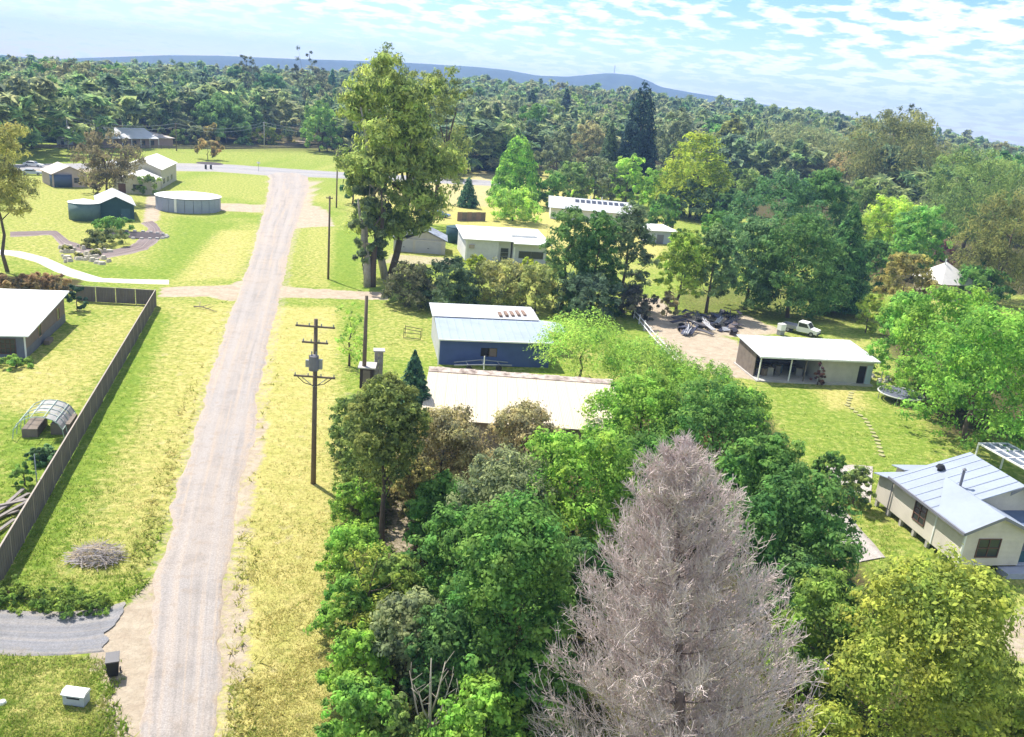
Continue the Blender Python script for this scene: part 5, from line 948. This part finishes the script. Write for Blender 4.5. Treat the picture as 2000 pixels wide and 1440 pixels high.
for i in range(5): window(o, L*(.33+.1*i), L*(.33+.1*i)+1.8, .8, 2.4, 0, DARK, -1, 'x', 2, 1)
part('chimney', PK, o, lambda b: b.box(L*.05, L*.05+1, 5, 6, 5.0, 7.6))
c = G(123, 288); o = thing('roadside_kiosk', 'small pale kiosk with dark roof below the dark conifer at far left', 'kiosk', (c[0], c[1], 0)); part('wall', mat('pale_blue_wall', (.42, .46, .56), .7, .2), o, lambda b: b.box(-2, 2, 0, 3, 0, 2.8)); part('roof', TRIM, o, lambda b: b.slab([(-2.4, -.5, 2.95), (2.4, -.5, 2.95), (2.4, 3.5, 3.3), (-2.4, 3.5, 3.3)], .12)); part('door', DARK, o, lambda b: b.box(-.5, .5, -.05, -.003, 0, 2.1))
# far roadside fence, power line and signs
c0 = G(60, 291); c1 = G(668, 294); o = thing('roadside_fence', 'long low dark rail fence along the far side of the cross road', 'fence', (c0[0], c0[1], 0)); d = (c1-c0)[:2]; L = float(np.hypot(*d)); o.rotation_euler = (0, 0, math.atan2(d[1], d[0])); nn = 44; pm = MB().box(-.12, .12, -.12, .12, -.1, 1.5).mesh('post', TIMBER); rm = MB().box(.125, L/nn-.125, -.06, .06, -.22, .22).mesh('rail', TIMBER)
for i in range(nn+1):
    link('post', pm, o, (i*L/nn, 0, 0))
    if i < nn:
        for z in (.6, 1.2): link('rail', rm, o, (i*L/nn, 0, z))
PP = []
for i, (px, py, ty, lab) in enumerate([(134, 293, 222, 'far power pole beside the dark conifer at far left'), (345, 296, 240, 'far power pole at the right end of the long farmhouse'), (516, 294, 238, 'far pale power pole in front of the yellow roadside shrub'), (690, 300, 243, 'far power pole almost hidden by the giant gum')]):
    c = G(px, py); h = height(c, ty); simple_pole('power_pole', lab, 'power pole', px, py, h, .17, CONC if i % 2 == 0 else POLE, 'power poles along the cross road', [(h-.4, 1.2)], math.radians(80)); PP.append((c[0], c[1], h))
o = thing('power_line', 'pair of slack power wires strung between the far poles above the cross road', 'power line', (0, 0, 0))
for z in (-.2, -1.4):
    for a, b_ in zip(PP[:-1], PP[1:]): part('wire', mat('wire_grey', (.45, .45, .47), .5), o, lambda b: b.tube([(a[0]+(b_[0]-a[0])*s, a[1]+(b_[1]-a[1])*s, a[2]+z+(b_[2]-a[2])*s-2.2*(1-(2*s-1)**2)) for s in np.linspace(0, 1, 9)], .06, 4))
c = G(505, 335); o = thing('road_sign', 'thin road sign post on the corner of the cross road', 'sign', (c[0], c[1], 0)); part('post', STEEL, o, lambda b: b.tube([(0, 0, 0), (0, 0, 3)], .06)); part('plate', WHITE, o, lambda b: b.box(-.5, .5, -.1, -.062, 2.4, 2.9))
for px, lab in ((402, 'left of two dark bollards on the round mulch and shadow patch'), (412, 'right of two dark bollards on the round mulch and shadow patch')):
    c = G(px, 331); o = thing('bollard', lab, 'bollard', (c[0], c[1], 0), 0, 'dark bollards by the cross road'); part('post', BLACK, o, lambda b: b.cyl((0, 0), .32, 0, 1.3, 10)); part('cap', TRIM, o, lambda b: b.cyl((0, 0), .36, 1.302, 1.5, 10, .2))
# dry rock garden in the park: each rock a thing among low dry plants
rr = random.Random(31); rk = [MB().cyl((0, 0), .5, -.1, .45, 6, .28).mesh('rock', mat('garden_rock', (.50, .45, .36), .95, .4)), MB().cyl((0, 0), .42, -.1, .6, 5, .2).mesh('rock', mat('garden_rock', (.50, .45, .36), .95, .4)), MB().cyl((0, 0), .62, -.1, .34, 7, .4).mesh('rock', mat('garden_rock', (.50, .45, .36), .95, .4))]
for i in range(46):
    x, y = rr.uniform(118, 215), rr.uniform(484, 515); y += (x-165)*.05; c = G(x, y); ob = link('garden_rock', rk[i % 3], None, (c[0], c[1], 0)); ob.rotation_euler = (0, 0, rr.uniform(0, 6)); s = rr.uniform(.6, 1.3); ob.scale = (s, s, s); tag(ob, 'pale rock in the dry rock garden beside the curving footpath', 'rock', 'rocks of the dry rock garden')
for i, (x, y, wd) in enumerate([(130, 492, 18), (155, 505, 18), (185, 500, 20), (200, 488, 18), (165, 486, 16)]):
    tree('shrub', x, y, y-10, wd, (.13, .14, .06), ('dry tuft at the left end of the rock garden', 'dry tuft lowest in the rock garden', 'dry tuft right of centre in the rock garden', 'dry tuft at the right end of the rock garden', 'dry tuft at the top of the rock garden')[i], name='dry_tuft', cat='plant', group='dry tufts of the rock garden', n=500, ls=.22)
c = G(270, 460); o = thing('garden_basin', 'dark oval mulched basin with pale edging stones right of the low green shrubs', 'garden bed', (c[0], c[1], 0)); part('bed', mat('dark_mulch_and_shadow', (.07, .055, .06), .95, .4, 2), o, lambda b: b.add([(4.6*math.cos(q), 3.2*math.sin(q), .09) for q in np.linspace(0, 6.1, 20)], [tuple(range(20))]))
for k in range(22): q = k*6.283/22; part('edging_stone', CONC, o, lambda b: b.cyl((4.9*math.cos(q), 3.5*math.sin(q)), .42, -.05, .3, 6, .3))
c = G(403, 321); o = thing('mulch_shadow_ring', 'round dark ring of mulch and tree shadow around the small pinkish street tree', 'garden bed', (c[0], c[1]+3, 0)); part('bed', mat('dark_mulch_and_shadow', (.07, .055, .06), .95, .4, 2), o, lambda b: b.cyl((0, 0), 4.2, .02, .16, 24, 3.9))  # dark disc paints the tree's shadow together with its mulch

# ---- near left corner: bin, mailbox, brush pile
c = G(222, 1318); o = thing('wheelie_bin', 'black rubbish bin standing at the roadside corner of the side driveway', 'bin', (c[0], c[1], 0), .4); part('body', BLACK, o, lambda b: b.add([(-.22, -.25, .08), (.22, -.25, .08), (.22, .22, .08), (-.22, .22, .08), (-.29, -.36, .95), (.29, -.36, .95), (.29, .33, .95), (-.29, .33, .95)], [(0, 3, 2, 1), (0, 1, 5, 4), (1, 2, 6, 5), (2, 3, 7, 6), (3, 0, 4, 7)])); part('lid', mat('bin_lid', (.10, .095, .10), .5), o, lambda b: b.slab([(-.31, -.40, 1.0), (.31, -.40, 1.0), (.31, .36, 1.06), (-.31, .36, 1.06)], .06)); part('handle', BLACK, o, lambda b: b.tube([(-.25, .4, 1.0), (.25, .4, 1.0)], .025))
for s in (-1, 1): part('wheel', BLACK, o, lambda b: b.tube([(.25*s, .26, .11), (.32*s, .26, .11)], .11, 10))
c = G(150, 1374); o = thing('letterbox', 'pale grey box-shaped letterbox on the grass at bottom left', 'letterbox', (c[0], c[1], 0), -.06); LB = mat('letterbox_grey', (.42, .45, .48), .7, .25); part('body', LB, o, lambda b: b.box(-.5, .5, -.25, .25, .06, .62)); part('lid', WHITE, o, lambda b: b.prismx([(-.31, .622), (.31, .622), (.20, .76), (-.12, .76)], -.56, .56)); part('slot', DARK, o, lambda b: b.box(-.3, .3, -.262, -.252, .42, .5)); part('footing', TIMBER, o, lambda b: b.box(-.42, .42, -.2, .2, -.05, .058))
c = G(190, 1090); o = thing('brush_pile', 'heap of grey cut branches and dry twigs on the grass verge', 'brush pile', (c[0], c[1], 0)); rr = random.Random(17); b = MB(); b2_ = MB(); TW = mat('grey_twig', (.47, .42, .40), .95, .4)
for i in range(420):
    a = rr.uniform(0, 6.28); r = 1.4*math.sqrt(rr.random()); z = .95*(1-(r/1.45)**2)*rr.random()+.05; x, y = r*math.cos(a), r*math.sin(a)*.8; q = rr.uniform(0, 3.14); l = rr.uniform(.25, .75); (b if i % 3 else b2_).tube([(x-l*math.cos(q), y-l*math.sin(q), z+rr.uniform(-.1, .25)), (x, y, z+.05), (x+l*math.cos(q), y+l*math.sin(q), z+rr.uniform(-.12, .25))], [.022, .017, .007], 3)
tag(b.build('twigs', TW, o), kind='stuff'); tag(b2_.build('straw', mat('dry_straw', (.52, .42, .28), .95, .3), o), kind='stuff')
c = G(395, 604); o = thing('fallen_branch', 'broken dead branch lying on the grass near the left turn-off', 'branch', (c[0], c[1], 0)); part('limb', TIMBER, o, lambda b: (b.tube([(-1.2, .4, .15), (0, 0, .3), (2.2, -1, .1)], [.08, .07, .03], 5), b.tube([(0, 0, .3), (.9, .7, .6)], [.05, .02], 4), b.tube([(-.4, .2, .25), (-.6, 1, .7)], [.05, .02], 4), b.tube([(.9, -.4, .25), (1.5, .2, .6)], [.04, .015], 4)))
c = G(806, 660); o = thing('wire_cage', 'small open wire frame cage on the grass left of the blue shed', 'cage', (c[0], c[1], 0)); s = 1.0; part('frame', BLACK, o, lambda b: [b.tube(q, .035, 4) for q in ([(-s, -.6, 0), (-s, -.6, 1.3)], [(s, -.6, 0), (s, -.6, 1.1)], [(-s, .6, 0), (-s, .6, 1.3)], [(s, .6, 0), (s, .6, 1.1)], [(-s, -.6, .1), (s, -.6, .1)], [(-s, -.6, .7), (s, -.6, .7)], [(-s, .6, 1.2), (s, .6, 1.0)], [(-s, -.6, 1.2), (s, -.6, 1.0)])])
c = G(5, 1374); o = thing('white_marker', 'small white stone marker on the grass at the bottom left edge', 'marker stone', (c[0], c[1], 0)); part('stone', WHITE, o, lambda b: b.cyl((0, 0), .2, -.03, .14, 8, .13))
# mast on the far hill
d = FW*FPX+RT*(1199-1000)-UP*(146-720); s = 3600/math.hypot(d[0], d[1]); z0 = HC+d[2]*s; o = thing('radio_mast', 'thin radio mast standing on top of the far blue hill', 'mast', (d[0]*s, d[1]*s, z0-6)); MM = mat('mast_red', (.35, .20, .20), .7)
for a in (0, 2.09, 4.19): part('leg', MM, o, lambda b: b.tube([(2.4*math.cos(a), 2.4*math.sin(a), 0), (.5*math.cos(a), .5*math.sin(a), 42)], .55, 4))
for z in range(4, 42, 6): part('brace', MM, o, lambda b: [b.tube([((2.4-.045*z)*math.cos(a), (2.4-.045*z)*math.sin(a), z), ((2.4-.045*z)*math.cos(a+2.09), (2.4-.045*z)*math.sin(a+2.09), z)], .3, 4) for a in (0, 2.09, 4.19)])
# ------------------------------------------------------------------ the wood behind the village
TEMPL = {}
def template(kind, seed, n, ls, base):
    me, lob = crown_mesh(kind, 1.0*18, 6.2 if kind != 'conifer' else 4.2, n, ls, seed, base); return me, trunk_mesh(18, 6, lob, seed, .26, BARK if kind == 'conifer' else PALEBARK, 5)
for kind, base in (('gum', .28), ('broad', .12), ('conifer', .05)):
    TEMPL[kind] = [template(kind, 900+k*13+len(kind), 2300, .62 if kind != 'conifer' else .55, base) for k in range(3)]
def front(px): return float(np.interp(px, [-200, 0, 150, 340, 500, 640, 700, 880, 960, 1060, 1250, 1450, 1600, 1700, 1850, 2000, 2200], [272, 270, 262, 256, 270, 278, 300, 330, 330, 318, 330, 372, 372, 420, 430, 440, 450]))
REG = [(-300, 'at far left'), (250, 'behind the farmhouse'), (470, 'left of the giant gum'), (700, 'behind the giant gum'), (950, 'by the rounded cypress'), (1150, 'around the black conifer'), (1320, 'behind the golden cypress'), (1480, 'behind the biggest green tree'), (1680, 'below the skyline ridge'), (1850, 'above the pyramid roof')]
PAL = {'gum': [('olive', OL), ('grey-green', GG), ('tan', (.112, .125, .07)), ('bronze', (.10, .105, .055))], 'broad': [('mid-green', MG), ('deep green', DG), ('olive green', (.085, .10, .03))], 'conifer': [('blackish green', (.028, .05, .04)), ('blue-green', BL)]}
rr = random.Random(77); placed = [(q.location.x, q.location.y) for q in C.objects if q.get('category') == 'tree']; made = 0; tries = 0
while made < 170 and tries < 6000:
    tries += 1; px = rr.uniform(-60, 2060); f_ = front(px); ho = 195+(px-1000)*.09; py = ho+(f_-ho)*rr.uniform(.60, 1.0); c = G(px, py); x, y = c[0], c[1]
    if any((x-a)**2+(y-b_)**2 < 81 for a, b_ in placed): continue
    placed.append((x, y)); kind = rr.choices(['gum', 'broad', 'conifer'], [.60, .28, .12])[0]; k = rr.randrange(3); nm, col = rr.choice(PAL[kind]); s = rr.uniform(.95, 1.55)*(1.0 if kind != 'conifer' else 1.15)
    reg = [r for lim, r in REG if px >= lim][-1]; lab = '%s %s in the wood %s' % (nm, {'gum': 'gum tree', 'broad': 'leafy tree', 'conifer': 'conifer'}[kind], reg)
    o = thing({'gum': 'gum_tree', 'broad': 'broadleaf_tree', 'conifer': 'conifer_tree'}[kind], lab, 'tree', (x, y, float(terr(x, y))), rr.uniform(0, 6.28), lab.replace(nm+' ', nm+' ').replace(' tree in', ' trees in').replace('conifer in', 'conifers in')); o.scale = (s*rr.uniform(.95, 1.35), s*rr.uniform(.95, 1.35), s*.95)
    q = rr.uniform(.8, 1.2); link('crown', TEMPL[kind][k][0], o, None, tuple(v*q*1.3 for v in col)); link('trunk', TEMPL[kind][k][1], o); made += 1
# skyline gums
def skyline(px, ty, dist, H, wpx, col, label):
    d = FW*FPX+RT*(px-1000)-UP*(ty-720); hxy = math.hypot(d[0], d[1]); x, y = d[0]/hxy*dist, d[1]/hxy*dist; ztop = HC+d[2]/hxy*dist; H = ztop-float(terr(x, y)); R = wpx*dist/FPX/2; o = thing('gum_tree', label, 'tree', (x, y, ztop-H)); SEED[0] += 3
    me, lob = crown_mesh('gum', H, R, 1500, .55, SEED[0], .55); link('crown', me, o, None, col); link('trunk', trunk_mesh(H, R, lob, SEED[0], .3, BARK, 9), o)
skyline(598, 95, 430, 30, 62, (.05, .065, .05), 'dark skyline gum standing above the far wood left of the giant gum')
skyline(484, 103, 470, 30, 50, (.07, .085, .06), 'pale skyline gum above the far wood, further left of the giant gum')
skyline(1785, 207, 330, 40, 115, (.05, .065, .05), 'flat-topped dark gum breaking the skyline at right')
# the far wood: one mass running to the horizon
rng = np.random.default_rng(55); base = []
for kind, bs, n_, ls_ in (('gum', .3, 300, 1.75), ('broad', .1, 300, 1.8), ('gum', .25, 300, 1.75), ('broad', .2, 280, 1.8), ('broad', .1, 90, 3.3), ('broad', .3, 90, 3.3)):
    me, _ = crown_mesh(kind, 18, 6 if kind != 'conifer' else 4, n_, ls_, 400+n_+int(ls_*10)+len(base), bs); a = np.empty(len(me.vertices)*3, np.float32); me.vertices.foreach_get('co', a); base.append(a.reshape(-1, 4, 3)[:, :3]); bpy.data.meshes.remove(me)
Qs = {0: [], 1: [], 2: [], 3: []}; cnt = 0
for i in range(4600):
    az = rng.uniform(-.66, .66); px = 1000+FPX*math.tan(az); f_ = front(px); ho = 195+(px-1000)*.09; d0 = HC*FPX/max(f_-ho, 20)*1.02
    dist = d0+(2600-d0)*rng.random()**2.4
    if dist < d0*1.25 and rng.random() < .55: continue
    x, y = dist*math.sin(az), dist*math.cos(az); far = dist > 900
    if far and rng.random() < .25: continue
    b_ = base[rng.integers(4, 6)] if far else base[rng.integers(0, 4)]; a = rng.uniform(0, 6.28); s = rng.choice([.7, 1.0, 1.25, 1.5, 1.8, 2.1])*rng.uniform(.9, 1.1)*(1.3 if far else 1); ca, sa = math.cos(a)*s, math.sin(a)*s
    P = np.stack([b_[..., 0]*ca-b_[..., 1]*sa+x, b_[..., 0]*sa+b_[..., 1]*ca+y, b_[..., 2]*rng.uniform(.8, 1.4)*(.82 if far else 1)+terr(x, y)], -1); Qs[rng.choice(4, p=[.34, .28, .2, .18])].append(P)
for k, (nm, col) in enumerate([('olive', (.092, .118, .055)), ('green', (.072, .115, .05)), ('tan', (.10, .115, .065)), ('dark', (.06, .09, .055))]):
    P = np.concatenate(Qs[k]); o = link('far_wood', quads_mesh('far_wood', P, LEAF, rng.random(len(P))), None, None, tuple(q*1.35 for q in col)); tag(o, '%s treetops of the far wood stretching to the horizon' % nm, kind='stuff')
# things that share a look are told apart by their order across the photograph
def px_of(o):
    v = np.array(o.matrix_world.translation if o.matrix_world.translation.length > 0 else o.location)-np.array([0, 0, HC]); return 1000+FPX*(v@RT)/(v@FW)
ORD = ['leftmost', 'second from left', 'third from left', 'fourth from left', 'fifth from left', 'sixth from left', 'seventh from left', 'eighth from left', 'ninth from left', 'tenth from left', 'eleventh from left', 'twelfth from left']
bpy.context.view_layer.update(); by = {}
for o in C.objects:
    if o.parent is None and o.get('group') and o.get('category') in ('tree', 'plank', 'tyre', 'scrap metal', 'pipe'): by.setdefault(o['label'], []).append(o)
for lab, L in by.items():
    L.sort(key=px_of)
    if len(L) > 1:
        for i, o in enumerate(L): o['label'] = lab+', '+(('left one of two', 'right one of two')[i] if len(L) == 2 else ORD[min(i, 11)])
# ------------------------------------------------------------------ grass tufts and verge weeds
rng = np.random.default_rng(9); n = 100000; px = rng.uniform(-60, 1900, n); py = 560+(1500-560)*np.sqrt(rng.random(n))
d = FW[None]*FPX+RT[None]*(px-1000)[:, None]-UP[None]*(py-720)[:, None]; tt = -HC/d[:, 2]; gxp, gyp = d[:, 0]*tt, d[:, 1]*tt
fi = np.clip(np.searchsorted(gx, gxp)-1, 0, len(gx)-2), np.clip(np.searchsorted(gy, gyp)-1, 0, len(gy)-2)
dv = dirt[fi[1], fi[0]]; dk = dark[fi[1], fi[0]]; dr = dry[fi[1], fi[0]]
road = np.vstack([RL, RR[::-1]]); keep = (sdist(gxp, gyp, road) < -.25) & (rng.random(n) > dv*1.25) & (rng.random(n) > dk*.6)
for poly in (pts((-60, 1186), (130, 1194), (240, 1176), (290, 1150), (285, 1290), (180, 1282), (-60, 1276)), pts((1640, 985), (1735, 1088), (1670, 1100), (1600, 1000))): keep &= sdist(gxp, gyp, poly) < -.1
gxp, gyp, dr = gxp[keep], gyp[keep], np.clip(dr[keep]+rng.normal(size=keep.sum())*.18, 0, 1); n = len(gxp)
edge = np.minimum(sline(gxp, gyp, RL), sline(gxp, gyp, RR)); h = rng.uniform(.06, .15, n)*(1+1.3*(edge < 1.6)*(rng.random(n) < .35)); bl = []
for k in range(3):
    a = rng.uniform(0, 6.28, n); wd = h*rng.uniform(.15, .32, n); ox, oy = rng.normal(size=n)*.10, rng.normal(size=n)*.10; lx_, ly_ = rng.normal(size=n)*h*.8, rng.normal(size=n)*h*.8
    bl.append(np.stack([np.stack([gxp+ox-wd*np.cos(a), gyp+oy-wd*np.sin(a), 0*h-.02], 1), np.stack([gxp+ox+wd*np.cos(a), gyp+oy+wd*np.sin(a), 0*h-.02], 1), np.stack([gxp+ox+lx_, gyp+oy+ly_, h], 1)], 1))
m = bpy.data.materials.new('grass_blade'); t, b = nodes(m); c = rgbmix(t, attr(t, 'tone'), (.19, .30, .035), (.56, .50, .19)); d1 = t.nodes.new('ShaderNodeBsdfDiffuse'); d2 = t.nodes.new('ShaderNodeBsdfTranslucent'); mx = t.nodes.new('ShaderNodeMixShader'); mx.inputs[0].default_value = .5; [t.links.new(c, q.inputs[0]) for q in (d1, d2)]; t.links.new(d1.outputs[0], mx.inputs[1]); t.links.new(d2.outputs[0], mx.inputs[2]); t.links.new(mx.outputs[0], t.nodes['Material Output'].inputs[0])
tag(link('grass', quads_mesh('grass', np.concatenate(bl), m, np.tile(np.clip((dr-.25)*1.6, 0, 1), 3))), kind='stuff')
# ------------------------------------------------------------------ haze
hz_ = MB().box(-3600, 3600, -300, 4650, -40, 200).mesh('haze', DARK); hz_.materials.clear(); hm = bpy.data.materials.new('haze'); hm.use_nodes = True; t = hm.node_tree; t.nodes.clear(); o_ = t.nodes.new('ShaderNodeOutputMaterial'); pv = t.nodes.new('ShaderNodeVolumePrincipled'); pv.inputs['Color'].default_value = (.34, .55, 1.0, 1); pv.inputs['Density'].default_value = .00024; pv.inputs['Anisotropy'].default_value = .0; t.links.new(pv.outputs[0], o_.inputs['Volume']); hz_.materials.append(hm)
tag(link('haze', hz_), kind='stuff')
